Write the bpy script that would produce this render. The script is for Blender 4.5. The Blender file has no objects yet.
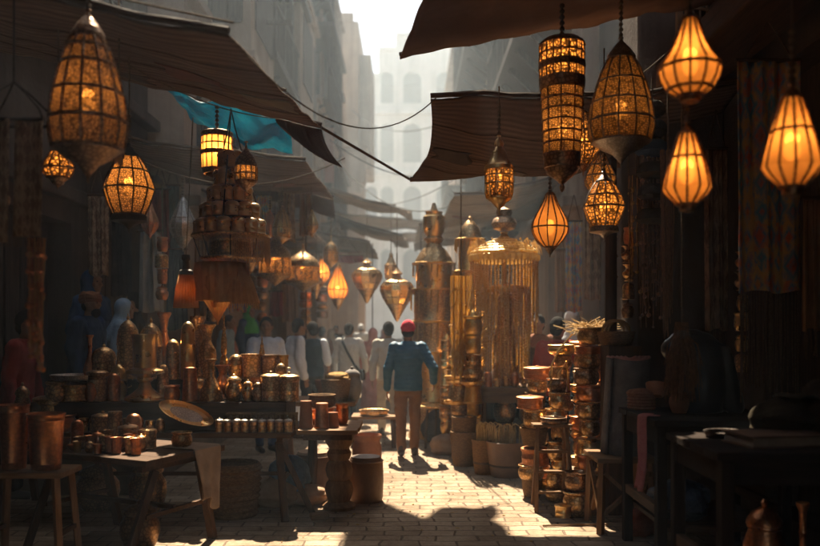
import bpy, math, random
from mathutils import Vector, Matrix
R = math.radians
PI = math.pi
rng = random.Random(7)
sc = bpy.context.scene
COL = sc.collection
F = 797.2            # focal length in photo pixels (35 mm lens, 820 px wide)
EYE = 1.68
SUN_AZ, SUN_EL = R(-7), R(55)    # sun ahead of the viewer, a little to the left

def P(px, py, y):
    return Vector(((px - 410) / F * y, y, EYE + (328 - py) / F * y))
def PX(px, y): return (px - 410) / F * y
def PZ(py, y): return EYE + (328 - py) / F * y
ORD = ['first', 'second', 'third', 'fourth', 'fifth', 'sixth', 'seventh', 'eighth', 'ninth', 'tenth', 'eleventh', 'twelfth',
       'thirteenth', 'fourteenth', 'fifteenth', 'sixteenth', 'seventeenth', 'eighteenth', 'nineteenth', 'twentieth']

# ------------------------------------------------------------------ mesh helper
class MB:
    def __init__(s): s.v = []; s.f = []; s.uv = []
    def add(s, vs, fs, uvs=None):
        b = len(s.v); s.v += [tuple(v) for v in vs]
        for i, f in enumerate(fs):
            s.f.append(tuple(b + k for k in f))
            s.uv.append(uvs[i] if uvs else [(0, 0)] * len(f))
        return s
    def box(s, c, d, rz=0, rx=0, ry=0):
        m = Matrix.Translation(c) @ Matrix.Rotation(rz, 4, 'Z') @ Matrix.Rotation(ry, 4, 'Y') @ Matrix.Rotation(rx, 4, 'X')
        h = [k / 2 for k in d]
        vs = [m @ Vector((x * h[0], y * h[1], z * h[2])) for x in (-1, 1) for y in (-1, 1) for z in (-1, 1)]
        return s.add(vs, [(0, 1, 3, 2), (4, 6, 7, 5), (0, 4, 5, 1), (2, 3, 7, 6), (0, 2, 6, 4), (1, 5, 7, 3)])
    def bar(s, a, b, w, h=None):
        a, b = Vector(a), Vector(b); d = b - a; h = h or w
        q = d.to_track_quat('Z', 'Y').to_matrix().to_4x4(); m = Matrix.Translation((a + b) / 2) @ q; L = d.length / 2
        vs = [m @ Vector((x * w / 2, y * h / 2, z * L)) for x in (-1, 1) for y in (-1, 1) for z in (-1, 1)]
        return s.add(vs, [(0, 1, 3, 2), (4, 6, 7, 5), (0, 4, 5, 1), (2, 3, 7, 6), (0, 2, 6, 4), (1, 5, 7, 3)])
    def tube(s, pts, r, seg=6):
        pts = [Vector(p) for p in pts]; n = len(pts)
        rs = r if isinstance(r, (list, tuple)) else [r] * n
        up = Vector((0.13, 0.27, 1)).normalized(); vs = []
        for i in range(n):
            t = (pts[min(i + 1, n - 1)] - pts[max(i - 1, 0)]).normalized()
            a = t.cross(up)
            if a.length < .05: a = t.cross(Vector((1, 0, 0)))
            a.normalize(); b = t.cross(a)
            vs += [pts[i] + (a * math.cos(2 * PI * k / seg) + b * math.sin(2 * PI * k / seg)) * rs[i] for k in range(seg)]
        fs = [(i * seg + k, i * seg + (k + 1) % seg, (i + 1) * seg + (k + 1) % seg, (i + 1) * seg + k) for i in range(n - 1) for k in range(seg)]
        fs += [tuple(range(seg))[::-1], tuple((n - 1) * seg + k for k in range(seg))]
        return s.add(vs, fs)
    def lathe(s, prof, seg=24, c=(0, 0, 0), M=None, ph=0., sx=1., sy=1., lobes=0, la=0., close=True):
        n = len(prof); vs = []; c = Vector(c)
        for r, z in prof:
            for k in range(seg):
                a = 2 * PI * k / seg + ph; q = r * (1 + la * math.cos(lobes * a)) if lobes else r
                p = Vector((q * math.cos(a) * sx, q * math.sin(a) * sy, z))
                vs.append((M @ p if M else p) + c)
        fs, uvs = [], []; L = [0]
        for i in range(1, n): L.append(L[-1] + math.hypot(prof[i][0] - prof[i - 1][0], prof[i][1] - prof[i - 1][1]))
        for i in range(n - 1):
            for k in range(seg):
                k2 = (k + 1) % seg
                fs.append((i * seg + k, i * seg + k2, (i + 1) * seg + k2, (i + 1) * seg + k))
                uvs.append([(k / seg, L[i]), ((k + 1) / seg, L[i]), ((k + 1) / seg, L[i + 1]), (k / seg, L[i + 1])])
        if close:
            if prof[0][0] > .0006: fs.append(tuple(range(seg))[::-1]); uvs.append([(0, 0)] * seg)
            if prof[-1][0] > .0006: fs.append(tuple((n - 1) * seg + k for k in range(seg))); uvs.append([(0, 0)] * seg)
        return s.add(vs, fs, uvs)
    def ell(s, c, r, seg=14, M=None):
        if not isinstance(r, (list, tuple)): r = (r, r, r)
        n = seg // 2 + 1
        prof = [(max(.004, math.sin(PI * i / (n - 1))), -math.cos(PI * i / (n - 1))) for i in range(n)]
        S = Matrix.Diagonal((r[0], r[1], r[2])); m = (M @ S) if M else S
        return s.lathe(prof, seg, c, m)
    def cap(s, a, b, ra, rb=None, seg=10):
        rb = ra if rb is None else rb; a, b = Vector(a), Vector(b); d = b - a; L = d.length
        if L < 1e-5: return s.ell(a, ra, seg)
        q = d.to_track_quat('Z', 'Y').to_matrix(); st = 4
        prof = [(max(.0008, ra * math.sin(PI / 2 * i / st)), -ra * math.cos(PI / 2 * i / st)) for i in range(st + 1)]
        prof += [(max(.0008, rb * math.cos(PI / 2 * i / st)), L + rb * math.sin(PI / 2 * i / st)) for i in range(st + 1)]
        return s.lathe(prof, seg, a, q)
    def loft(s, rings, seg=16):
        vs = []
        for cx, cy, z, rx, ry in rings:
            vs += [(cx + rx * math.cos(2 * PI * k / seg), cy + ry * math.sin(2 * PI * k / seg), z) for k in range(seg)]
        n = len(rings)
        fs = [(i * seg + k, i * seg + (k + 1) % seg, (i + 1) * seg + (k + 1) % seg, (i + 1) * seg + k) for i in range(n - 1) for k in range(seg)]
        fs += [tuple(range(seg))[::-1], tuple((n - 1) * seg + k for k in range(seg))]
        return s.add(vs, fs)
    def grid(s, fn, nu, nv):
        vs = [fn(i / nu, j / nv) for j in range(nv + 1) for i in range(nu + 1)]; w = nu + 1
        fs, uvs = [], []
        for j in range(nv):
            for i in range(nu):
                fs.append((j * w + i, j * w + i + 1, (j + 1) * w + i + 1, (j + 1) * w + i))
                uvs.append([(i / nu, j / nv), ((i + 1) / nu, j / nv), ((i + 1) / nu, (j + 1) / nv), (i / nu, (j + 1) / nv)])
        return s.add(vs, fs, uvs)
    def build(s, name, m, parent=None, loc=(0, 0, 0), rz=0, smooth=True, ang=38, bevel=0, solid=0, remesh=0, rsmooth=4):
        me = bpy.data.meshes.new(name); me.from_pydata(s.v, [], s.f)
        ul = me.uv_layers.new(name='UVMap'); flat = [c for f in s.uv for p in f for c in p]
        ul.data.foreach_set('uv', flat)
        me.materials.append(m)
        if smooth:
            me.polygons.foreach_set('use_smooth', [True] * len(me.polygons)); me.set_sharp_from_angle(angle=R(ang))
        o = bpy.data.objects.new(name, me); COL.objects.link(o); o.location = loc; o.rotation_euler = (0, 0, rz)
        if parent: o.parent = parent
        if solid:
            k = o.modifiers.new('t', 'SOLIDIFY'); k.thickness = solid; k.offset = 0
        if bevel:
            k = o.modifiers.new('b', 'BEVEL'); k.width = bevel; k.segments = 2; k.limit_method = 'ANGLE'; k.angle_limit = R(50)
        if remesh:
            k = o.modifiers.new('r', 'REMESH'); k.mode = 'VOXEL'; k.voxel_size = remesh; k.use_smooth_shade = True
            k = o.modifiers.new('s', 'SMOOTH'); k.factor = .5; k.iterations = rsmooth
        return o

def tag(o, label, cat, group=None):
    o['label'] = label; o['category'] = cat
    if group: o['group'] = group
    return o
def struct(o, kind='structure'): o['kind'] = kind; return o
def thing(name, label, cat, loc=(0, 0, 0), rz=0, group=None):
    o = bpy.data.objects.new(name, None); COL.objects.link(o); o.empty_display_size = .05
    o.location = loc; o.rotation_euler = (0, 0, rz); return tag(o, label, cat, group)
def copy_tree(o, loc, label, rz=None, scale=None, parent=None, group=None):
    c = o.copy(); COL.objects.link(c)
    if parent is None:
        c.location = loc; c['label'] = label
        if group: c['group'] = group
        if rz is not None: c.rotation_euler = (0, 0, rz)
        if scale is not None: c.scale = scale if isinstance(scale, (tuple, list)) else (scale,) * 3
    else: c.parent = parent
    for ch in list(o.children): copy_tree(ch, None, None, parent=c)
    return c

# ------------------------------------------------------------------ materials
def new(name):
    m = bpy.data.materials.new(name); m.use_nodes = True; nt = m.node_tree; nt.nodes.clear()
    out = nt.nodes.new('ShaderNodeOutputMaterial'); return m, nt, out
def N(nt, t, **kw):
    n = nt.nodes.new(t)
    for k, v in kw.items():
        if k.startswith('i_'):
            key = k[2:].replace('_', ' '); n.inputs[int(key) if key.isdigit() else key].default_value = v
        else: setattr(n, k, v)
    return n
def c4(c): return (c[0], c[1], c[2], 1)
def ramp(nt, fac, stops):
    r = N(nt, 'ShaderNodeValToRGB'); e = r.color_ramp.elements
    while len(e) < len(stops): e.new(.5)
    for k, (p, c) in enumerate(stops): e[k].position = p; e[k].color = c4(c) if len(c) == 3 else c
    nt.links.new(fac, r.inputs[0]); return r.outputs[0]
def coords(nt, scale=(1, 1, 1), kind='Object', rand=True):
    t = N(nt, 'ShaderNodeTexCoord'); mp = N(nt, 'ShaderNodeMapping'); mp.inputs['Scale'].default_value = scale
    nt.links.new(t.outputs[kind], mp.inputs[0])
    if rand:
        oi = N(nt, 'ShaderNodeObjectInfo'); mu = N(nt, 'ShaderNodeVectorMath', operation='SCALE'); mu.inputs[3].default_value = 1
        cb = N(nt, 'ShaderNodeCombineXYZ'); ml = N(nt, 'ShaderNodeMath', operation='MULTIPLY', i_1=37.)
        nt.links.new(oi.outputs['Random'], ml.inputs[0]); nt.links.new(ml.outputs[0], cb.inputs[0]); nt.links.new(ml.outputs[0], cb.inputs[2])
        nt.links.new(cb.outputs[0], mp.inputs[1])
    return mp.outputs[0]
def noise(nt, co, scale, detail=5, rough=.6):
    n = N(nt, 'ShaderNodeTexNoise'); n.inputs['Scale'].default_value = scale; n.inputs['Detail'].default_value = detail; n.inputs['Roughness'].default_value = rough
    nt.links.new(co, n.inputs['Vector']); return n.outputs[0]
def mixc(nt, f, a, b, mode='MIX'):
    m = N(nt, 'ShaderNodeMix', data_type='RGBA', blend_type=mode)
    for sock, v in ((m.inputs[0], f), (m.inputs[6], a), (m.inputs[7], b)):
        if isinstance(v, (int, float)): sock.default_value = v
        elif isinstance(v, tuple): sock.default_value = c4(v)
        else: nt.links.new(v, sock)
    return m.outputs[2]
def bump(nt, h, st, dist=.01):
    b = N(nt, 'ShaderNodeBump'); b.inputs['Strength'].default_value = st; b.inputs['Distance'].default_value = dist
    nt.links.new(h, b.inputs['Height']); return b.outputs[0]
def bsdf(nt, out, col, rough, metal=0, nrm=None, **kw):
    b = N(nt, 'ShaderNodeBsdfPrincipled')
    for sock, v in ((b.inputs['Base Color'], col), (b.inputs['Roughness'], rough), (b.inputs['Metallic'], metal)):
        if isinstance(v, (int, float)): sock.default_value = v
        elif isinstance(v, tuple): sock.default_value = c4(v)
        else: nt.links.new(v, sock)
    if nrm: nt.links.new(nrm, b.inputs['Normal'])
    if metal == 0: b.inputs['Specular IOR Level'].default_value = .08 if isinstance(rough, (int, float)) and rough > .6 else .4
    for k, v in kw.items(): b.inputs[k.replace('_', ' ')].default_value = v
    if out: nt.links.new(b.outputs[0], out.inputs[0])
    return b
def plain(name, c1, c2, rough=.7, scale=8, bs=.3, stretch=(1, 1, 1), metal=0, bscale=None, bd=.01):
    m, nt, out = new(name); co = coords(nt, stretch)
    n = noise(nt, co, scale); col = ramp(nt, n, [(.3, c1), (.7, c2)])
    h = noise(nt, co, bscale or scale * 5, 4)
    bsdf(nt, out, col, rough, metal, bump(nt, h, bs, bd)); return m
def metal(name, c1, c2, rough=.3, eng=1., vs=55, tarn=.5):
    """worked metal: chased pattern, tarnish in the hollows, uneven polish"""
    m, nt, out = new(name); co = coords(nt)
    vo = N(nt, 'ShaderNodeTexVoronoi', feature='DISTANCE_TO_EDGE'); vo.inputs['Scale'].default_value = vs; nt.links.new(co, vo.inputs['Vector'])
    wv = N(nt, 'ShaderNodeTexWave', wave_type='BANDS', bands_direction='Z'); wv.inputs['Scale'].default_value = 9; wv.inputs['Distortion'].default_value = 1.5
    nt.links.new(co, wv.inputs['Vector'])
    pat = ramp(nt, vo.outputs['Distance'], [(.02, (0, 0, 0)), (.25, (1, 1, 1))])
    big = noise(nt, co, 9, 6, .65)
    tf = ramp(nt, big, [(.38, (0, 0, 0)), (.68, (tarn,) * 3)])
    col = mixc(nt, tf, c1, c2)
    inv = N(nt, 'ShaderNodeMath', operation='SUBTRACT', i_0=1.); nt.links.new(pat, inv.inputs[1])
    ef = N(nt, 'ShaderNodeMath', operation='MULTIPLY', i_1=.75 * min(1, eng)); nt.links.new(inv.outputs[0], ef.inputs[0])
    col = mixc(nt, ef.outputs[0], col, tuple(k * .35 for k in c2))
    ad = N(nt, 'ShaderNodeMath', operation='ADD'); nt.links.new(pat, ad.inputs[0]); nt.links.new(wv.outputs[1], ad.inputs[1])
    rg = ramp(nt, big, [(.3, (rough,) * 3), (.75, (min(1, rough + .28),) * 3)])
    bsdf(nt, out, col, rg, 1, bump(nt, ad.outputs[0], .22 * eng, .006)); return m
def wood(name, c1, c2, axis='X', rough=.65):
    m, nt, out = new(name)
    st = {'X': (1.2, 14, 14), 'Y': (14, 1.2, 14), 'Z': (14, 14, 1.2)}[axis]
    co = coords(nt, st); n = noise(nt, co, 2.2, 7, .65); col = ramp(nt, n, [(.28, c1), (.72, c2)])
    bsdf(nt, out, col, rough, 0, bump(nt, n, .5, .008)); return m
def fabric(name, c1, c2, trans=0., stripes=0, rough=.85, scale=3, wrinkle=.5, sheen=.0):
    m, nt, out = new(name); co = coords(nt); n = noise(nt, co, scale, 6, .6); col = ramp(nt, n, [(.3, c1), (.7, c2)])
    if stripes:
        u = coords(nt, (1, 1, 1), 'UV', False); wv = N(nt, 'ShaderNodeTexWave', bands_direction='Y'); wv.inputs['Scale'].default_value = stripes; wv.inputs['Distortion'].default_value = .35
        wv.inputs['Detail'].default_value = 1
        nt.links.new(u, wv.inputs['Vector']); col = mixc(nt, wv.outputs[1], tuple(k * .87 for k in c1), col)
    h = noise(nt, co, scale * 4, 5, .6); nr = bump(nt, h, wrinkle, .03)
    b = bsdf(nt, None if trans else out, col, rough, 0, nr)
    if trans:
        t = N(nt, 'ShaderNodeBsdfTranslucent'); nt.links.new(col, t.inputs[0]); mx = N(nt, 'ShaderNodeMixShader'); mx.inputs[0].default_value = trans
        nt.links.new(b.outputs[0], mx.inputs[1]); nt.links.new(t.outputs[0], mx.inputs[2]); nt.links.new(mx.outputs[0], out.inputs[0])
    return m
def rugmat(name, cols, sc_=(6, 9)):
    m, nt, out = new(name); u = coords(nt, (sc_[0], sc_[1], 1), 'UV', False)
    vo = N(nt, 'ShaderNodeTexVoronoi', distance='MANHATTAN'); vo.inputs['Scale'].default_value = 1; vo.inputs['Randomness'].default_value = .35; nt.links.new(u, vo.inputs['Vector'])
    col = ramp(nt, vo.outputs['Distance'], [(.1, cols[0]), (.3, cols[1]), (.5, cols[2]), (.8, cols[3])])
    bw = N(nt, 'ShaderNodeSeparateColor'); nt.links.new(vo.outputs['Color'], bw.inputs[0])
    col2 = ramp(nt, bw.outputs[0], [(.2, cols[3]), (.5, cols[1]), (.8, cols[2])])
    n = noise(nt, u, 2.5, 6, .7); f = ramp(nt, n, [(.42, (0, 0, 0)), (.58, (.8, .8, .8))])
    col = mixc(nt, f, col, col2); fine = noise(nt, u, 30, 3); bsdf(nt, out, col, .95, 0, bump(nt, fine, .5, .006)); return m
def pane(name, amber, dark, filigree=1., vs=9.):
    """lamp glass seen with the lamp behind it: translucent, with a pierced metal filigree pattern"""
    m, nt, out = new(name); u = coords(nt, (26, 30, 1), 'UV', False); co = coords(nt)
    n = noise(nt, co, 14, 5, .6); col = mixc(nt, n, amber, tuple(k * .72 for k in amber))
    t = N(nt, 'ShaderNodeBsdfTranslucent'); nt.links.new(col, t.inputs[0])
    g = N(nt, 'ShaderNodeBsdfPrincipled'); nt.links.new(col, g.inputs[0]); g.inputs['Roughness'].default_value = .25
    rf = N(nt, 'ShaderNodeBsdfRefraction'); rf.inputs['Roughness'].default_value = .6; rf.inputs['IOR'].default_value = 1.06; nt.links.new(col, rf.inputs[0]); m0 = N(nt, 'ShaderNodeMixShader'); m0.inputs[0].default_value = .13; nt.links.new(t.outputs[0], m0.inputs[1]); nt.links.new(rf.outputs[0], m0.inputs[2])
    m1 = N(nt, 'ShaderNodeMixShader'); m1.inputs[0].default_value = .14; nt.links.new(m0.outputs[0], m1.inputs[1]); nt.links.new(g.outputs[0], m1.inputs[2])
    last = m1.outputs[0]
    if filigree:
        vo = N(nt, 'ShaderNodeTexVoronoi', feature='DISTANCE_TO_EDGE'); vo.inputs['Scale'].default_value = vs; vo.inputs['Randomness'].default_value = .75
        mp = N(nt, 'ShaderNodeMapping'); mp.inputs['Scale'].default_value = (4.6, 4.6, 4.6); nt.links.new(co, mp.inputs[0]); nt.links.new(mp.outputs[0], vo.inputs['Vector'])
        f = ramp(nt, vo.outputs['Distance'], [(.11, (filigree,) * 3), (.23, (0, 0, 0))])
        d = N(nt, 'ShaderNodeBsdfPrincipled'); d.inputs[0].default_value = c4(dark); d.inputs['Metallic'].default_value = .8; d.inputs['Roughness'].default_value = .45
        m2 = N(nt, 'ShaderNodeMixShader'); nt.links.new(f, m2.inputs[0]); nt.links.new(last, m2.inputs[1]); nt.links.new(d.outputs[0], m2.inputs[2]); last = m2.outputs[0]
    nt.links.new(last, out.inputs[0]); return m
def emit(name, c, s):
    m, nt, out = new(name); e = N(nt, 'ShaderNodeEmission', i_Strength=s); e.inputs[0].default_value = c4(c); nt.links.new(e.outputs[0], out.inputs[0]); return m

BRASS = metal('brass', (.78, .48, .19), (.36, .19, .07), .25, .6, 34)
OLDBRASS = metal('old_brass', (.76, .46, .20), (.34, .18, .08), .25, .8, 30)
COPPER = metal('copper', (.74, .31, .14), (.34, .12, .055), .25, .35, 26)
BRONZE = metal('bronze', (.50, .29, .15), (.20, .11, .065), .28, .85, 32)
SUNLID = metal('sunlit_lid_metal', (.66, .56, .46), (.26, .2, .15), .36, .35)  # paler metal for canister lids, sunlit tops put into the colour
SMOOTHBRASS = metal('polished_brass', (.86, .56, .24), (.50, .27, .10), .2, .12, 30)
def beadmat():
    m, nt, out = new('amber_beads'); co = coords(nt); n = noise(nt, co, 20, 3); col = ramp(nt, n, [(.3, (.80, .48, .14)), (.7, (.97, .72, .34))])
    t = N(nt, 'ShaderNodeBsdfTranslucent'); nt.links.new(col, t.inputs[0]); b = bsdf(nt, None, col, .22, .7); mx = N(nt, 'ShaderNodeMixShader'); mx.inputs[0].default_value = .45
    nt.links.new(b.outputs[0], mx.inputs[1]); nt.links.new(t.outputs[0], mx.inputs[2]); nt.links.new(mx.outputs[0], out.inputs[0]); return m
AMBER = beadmat()
GOLD = metal('gilt_metal', (.86, .52, .17), (.42, .21, .06), .3, .5, 70)
IRON = metal('dark_iron', (.10, .075, .06), (.035, .028, .025), .42, .4)
CUPBRASS = metal('cup_brass', (.86, .54, .25), (.36, .19, .08), .2, .2, 90, .12)
SILVER = metal('aged_silver', (.55, .47, .40), (.18, .13, .10), .30, .6)
WOOD = wood('dark_wood', (.035, .018, .010), (.13, .070, .036), 'X')
WOODY = wood('dark_wood_deep', (.035, .018, .010), (.12, .065, .034), 'Y')
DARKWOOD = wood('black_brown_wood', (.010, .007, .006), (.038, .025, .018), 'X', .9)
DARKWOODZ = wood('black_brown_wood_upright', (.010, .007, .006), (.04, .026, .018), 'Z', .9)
WOODZ = wood('dark_wood_upright', (.03, .016, .009), (.11, .058, .030), 'Z')
PALEWOOD = wood('worn_wood', (.12, .062, .03), (.30, .17, .085), 'X')
PALEWOODZ = wood('worn_wood_upright', (.12, .06, .03), (.30, .165, .08), 'Z')
AWN = fabric('brown_awning_canvas', (.13, .078, .05), (.24, .15, .10), .18, 9, .85, 2.2, .6)
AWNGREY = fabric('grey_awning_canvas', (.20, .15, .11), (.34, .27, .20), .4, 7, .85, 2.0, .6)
TURQ = fabric('turquoise_tarpaulin', (.010, .18, .24), (.024, .29, .35), .55, 0, .5, 5, .9)
LINEN = fabric('linen_cloth', (.30, .19, .12), (.44, .30, .20), .1, 0, .9, 8, .4)
WICKER = plain('wicker', (.10, .05, .022), (.30, .17, .075), .75, 40, 1., (1, 1, 3), 0, 90, .01)
STRAW = plain('straw', (.38, .23, .09), (.62, .42, .18), .7, 20, .3)
LEATHER = plain('brown_leather', (.11, .055, .028), (.20, .105, .055), .55, 6, .35, bscale=60)
TERRA = plain('terracotta', (.30, .12, .06), (.42, .19, .10), .8, 9, .3)
DARKCLOTH = fabric('charcoal_cloth', (.035, .033, .034), (.075, .07, .07), 0, 0, .8, 6, .8)
BLACKPL = plain('black_glazed', (.012, .012, .014), (.03, .03, .034), .3, 10, .15)
GREYRUG = fabric('grey_rug_back', (.13, .11, .10), (.20, .17, .155), 0, 0, .95, 14, .4)
ORSILK = fabric('orange_silk', (.56, .27, .09), (.74, .42, .17), .45, 0, .6, 8, .3)
CORD = plain('hemp_cord', (.10, .065, .04), (.20, .14, .09), .9, 60, .5)
CABLE = plain('black_cable', (.012, .012, .012), (.03, .03, .03), .6, 20, .1)
PINKGLASS = pane('amber_glass', (.94, .43, .12), (.1, .05, .02), 0)
FILI = pane('filigree_glass', (.94, .45, .13), (.09, .045, .02), .95, 9)
FILIFINE = pane('fine_filigree_glass', (.94, .47, .15), (.10, .05, .022), .9, 15)
BULB = emit('lamp_bulb', (1, .58, .22), 1.8)

# ------------------------------------------------------------------ world, sun, air, camera
W = bpy.data.worlds.new('World'); sc.world = W; W.use_nodes = True
nt = W.node_tree; bg = nt.nodes['Background']; sky = nt.nodes.new('ShaderNodeTexSky'); sky.sky_type = 'NISHITA'; sky.sun_disc = False
sky.sun_elevation = SUN_EL; sky.sun_rotation = SUN_AZ; sky.air_density = 1.3; sky.dust_density = 2.5
nt.links.new(sky.outputs[0], bg.inputs[0]); bg.inputs[1].default_value = .05
ld = bpy.data.lights.new('sun', 'SUN'); ld.energy = 5; ld.angle = R(.6); ld.color = (1, .86, .66)
lo = bpy.data.objects.new('sun', ld); COL.objects.link(lo)
sdir = Vector((math.sin(SUN_AZ) * math.cos(SUN_EL), math.cos(SUN_AZ) * math.cos(SUN_EL), math.sin(SUN_EL)))
lo.rotation_euler = sdir.to_track_quat('Z', 'Y').to_euler(); lo.location = (0, 30, 60)
cd = bpy.data.cameras.new('camera'); cam = bpy.data.objects.new('camera', cd); COL.objects.link(cam); sc.camera = cam
cam.location = (0, 0, EYE); cam.rotation_euler = (R(90), 0, 0); cd.lens = 35; cd.sensor_width = 36; cd.shift_y = 55 / 820
cd.clip_end = 600; cd.dof.use_dof = True; cd.dof.focus_distance = 6.9; cd.dof.aperture_fstop = 1.0; cd.dof.aperture_blades = 0
sc.view_settings.view_transform = 'Standard'; sc.view_settings.look = 'None'; sc.view_settings.gamma = 1; sc.view_settings.use_curve_mapping = False
sc.view_settings.exposure = 2.2
sc.cycles.use_denoising = True; sc.cycles.max_bounces = 8; sc.cycles.diffuse_bounces = 4; sc.cycles.glossy_bounces = 3; sc.cycles.transmission_bounces = 6; sc.cycles.volume_bounces = 1
sc.cycles.sample_clamp_indirect = 6; sc.cycles.caustics_reflective = False; sc.cycles.caustics_refractive = False
try: sc.cycles.denoiser = 'OPENIMAGEDENOISE'
except Exception: pass

m, nt, out = new('haze_air'); v = N(nt, 'ShaderNodeVolumePrincipled'); v.inputs['Color'].default_value = (.75, .89, 1, 1); v.inputs['Density'].default_value = .0047
v.inputs['Anisotropy'].default_value = .35; nt.links.new(v.outputs[0], out.inputs[1])
hz = MB().box((0, 50, 14), (150, 150, 34)).build('haze', m, smooth=False); struct(hz, 'stuff')
# ------------------------------------------------------------------ ground
def paving():
    m, nt, out = new('stone_paving'); t = N(nt, 'ShaderNodeTexCoord'); co = t.outputs['Object']
    nz = N(nt, 'ShaderNodeTexNoise'); nz.inputs['Scale'].default_value = 2.2; nz.inputs['Detail'].default_value = 3; nt.links.new(co, nz.inputs['Vector'])
    vm = N(nt, 'ShaderNodeVectorMath', operation='MULTIPLY_ADD'); vm.inputs[1].default_value = (.15, .13, 0); nt.links.new(nz.outputs['Color'], vm.inputs[0]); nt.links.new(co, vm.inputs[2])
    b = N(nt, 'ShaderNodeTexBrick'); b.inputs['Scale'].default_value = 1; b.inputs['Mortar Size'].default_value = .010; b.inputs['Mortar Smooth'].default_value = .5
    b.inputs['Brick Width'].default_value = .30; b.inputs['Row Height'].default_value = .155; b.inputs['Bias'].default_value = 0
    b.inputs['Color1'].default_value = (.32, .24, .165, 1); b.inputs['Color2'].default_value = (.45, .35, .255, 1); b.inputs['Mortar'].default_value = (.20, .15, .11, 1)
    nt.links.new(vm.outputs[0], b.inputs['Vector'])
    n1 = noise(nt, co, 2.2, 8, .65); n2 = noise(nt, co, 22, 6, .7)
    dirt = ramp(nt, n1, [(.32, (.56, .49, .42)), (.5, (.88, .84, .8)), (.66, (1.08, 1.06, 1.02))])
    col = mixc(nt, 1., b.outputs[0], dirt, 'MULTIPLY'); sp = ramp(nt, n2, [(.3, (.62, .58, .52)), (.55, (1, 1, 1))]); col = mixc(nt, .7, col, sp, 'MULTIPLY')
    h = N(nt, 'ShaderNodeMath', operation='MULTIPLY_ADD', i_1=-1.2); nt.links.new(b.outputs['Fac'], h.inputs[0]); nt.links.new(n2, h.inputs[2])
    h2 = N(nt, 'ShaderNodeMath', operation='MULTIPLY_ADD', i_1=1.6); nt.links.new(n1, h2.inputs[0]); nt.links.new(h.outputs[0], h2.inputs[2])
    bsdf(nt, out, col, .72, 0, bump(nt, h2.outputs[0], .8, .03)); return m
struct(MB().add([(-60, -20, 0), (60, -20, 0), (60, 120, 0), (-60, 120, 0)], [(0, 1, 2, 3)]).build('ground', paving(), smooth=False))
STEPM = plain('step_stone', (.12, .095, .075), (.22, .18, .14), .85, 3, .5, bscale=25)
sb = MB(); sb.box((-4.3, 14.15, .21), (3.1, 12.3, .42)); struct(sb.build('pavement', STEPM, bevel=.02))
sb = MB(); sb.box((3.15, 15.2, .1), (1.9, 14, .2)); struct(sb.build('pavement', STEPM, bevel=.02))

# ------------------------------------------------------------------ buildings
def stone(name, c1, c2, block=True):
    m, nt, out = new(name); co = coords(nt, (1, 1, 1), 'Object', False); n = noise(nt, co, .8, 8, .65); n2 = noise(nt, co, 9, 6, .7)
    col = ramp(nt, n, [(.3, c1), (.7, c2)])
    st = noise(nt, coords(nt, (1.5, 1.5, .12), 'Object', False), 1.6, 6, .6); sf = ramp(nt, st, [(.45, (1, 1, 1)), (.7, (.55, .5, .46))])
    col = mixc(nt, .8, col, sf, 'MULTIPLY'); bsdf(nt, out, col, .9, 0, bump(nt, n2, .6, .03)); return m
WALLDARK = stone('dark_plaster', (.060, .042, .032), (.12, .085, .062))  # one dark plaster tone, mottled by noise and streaked downwards
WALLTAN = stone('tan_plaster', (.24, .165, .11), (.40, .29, .20))
WALLPINK = stone('weathered_plaster', (.20, .13, .09), (.38, .26, .18))
WALLGREY = stone('pale_stone', (.30, .27, .24), (.42, .38, .34))
SHUT = plain('shutter_wood', (.05, .035, .028), (.11, .08, .06), .7, 6, .4, (6, 6, .6))
PINKSH = plain('faded_red_panel', (.30, .13, .10), (.38, .18, .14), .8, 3, .3)
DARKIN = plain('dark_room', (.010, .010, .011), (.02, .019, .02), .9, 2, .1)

def wallgrid(mb, o, u, width, z0, z1, ops, depth, nrm):
    """wall face from o along u with rectangular openings (u0,u1,z0,z1) cut through, reveals going back by depth against nrm"""
    o, u, nrm = Vector(o), Vector(u), Vector(nrm)
    us = sorted({0, width} | {k for q in ops for k in q[:2]}); zs = sorted({z0, z1} | {k for q in ops for k in q[2:4]})
    pt = lambda a, z, d=0: o + u * a + Vector((0, 0, z)) - nrm * d
    for i in range(len(us) - 1):
        for j in range(len(zs) - 1):
            cu, cz = (us[i] + us[i + 1]) / 2, (zs[j] + zs[j + 1]) / 2
            if any(q[0] < cu < q[1] and q[2] < cz < q[3] for q in ops): continue
            mb.add([pt(us[i], zs[j]), pt(us[i + 1], zs[j]), pt(us[i + 1], zs[j + 1]), pt(us[i], zs[j + 1])], [(0, 1, 2, 3)])
    for a, b, c, d in ops:
        f = [pt(a, c), pt(b, c), pt(b, d), pt(a, d)]; k = [pt(a, c, depth), pt(b, c, depth), pt(b, d, depth), pt(a, d, depth)]
        mb.add(f + k, [(0, 1, 5, 4), (1, 2, 6, 5), (2, 3, 7, 6), (3, 0, 4, 7)])
def body(mb, x0, x1, y0, y1, z0, z1, skip=()):
    c = [(x0, y0), (x1, y0), (x1, y1), (x0, y1)]
    for k, nm in enumerate(('near', 'east', 'far', 'west')):
        if nm in skip: continue
        a, b = c[k], c[(k + 1) % 4]; mb.add([(a[0], a[1], z0), (b[0], b[1], z0), (b[0], b[1], z1), (a[0], a[1], z1)], [(0, 1, 2, 3)])
    mb.add([(x0, y0, z1), (x1, y0, z1), (x1, y1, z1), (x0, y1, z1)], [(0, 1, 2, 3)])
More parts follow.
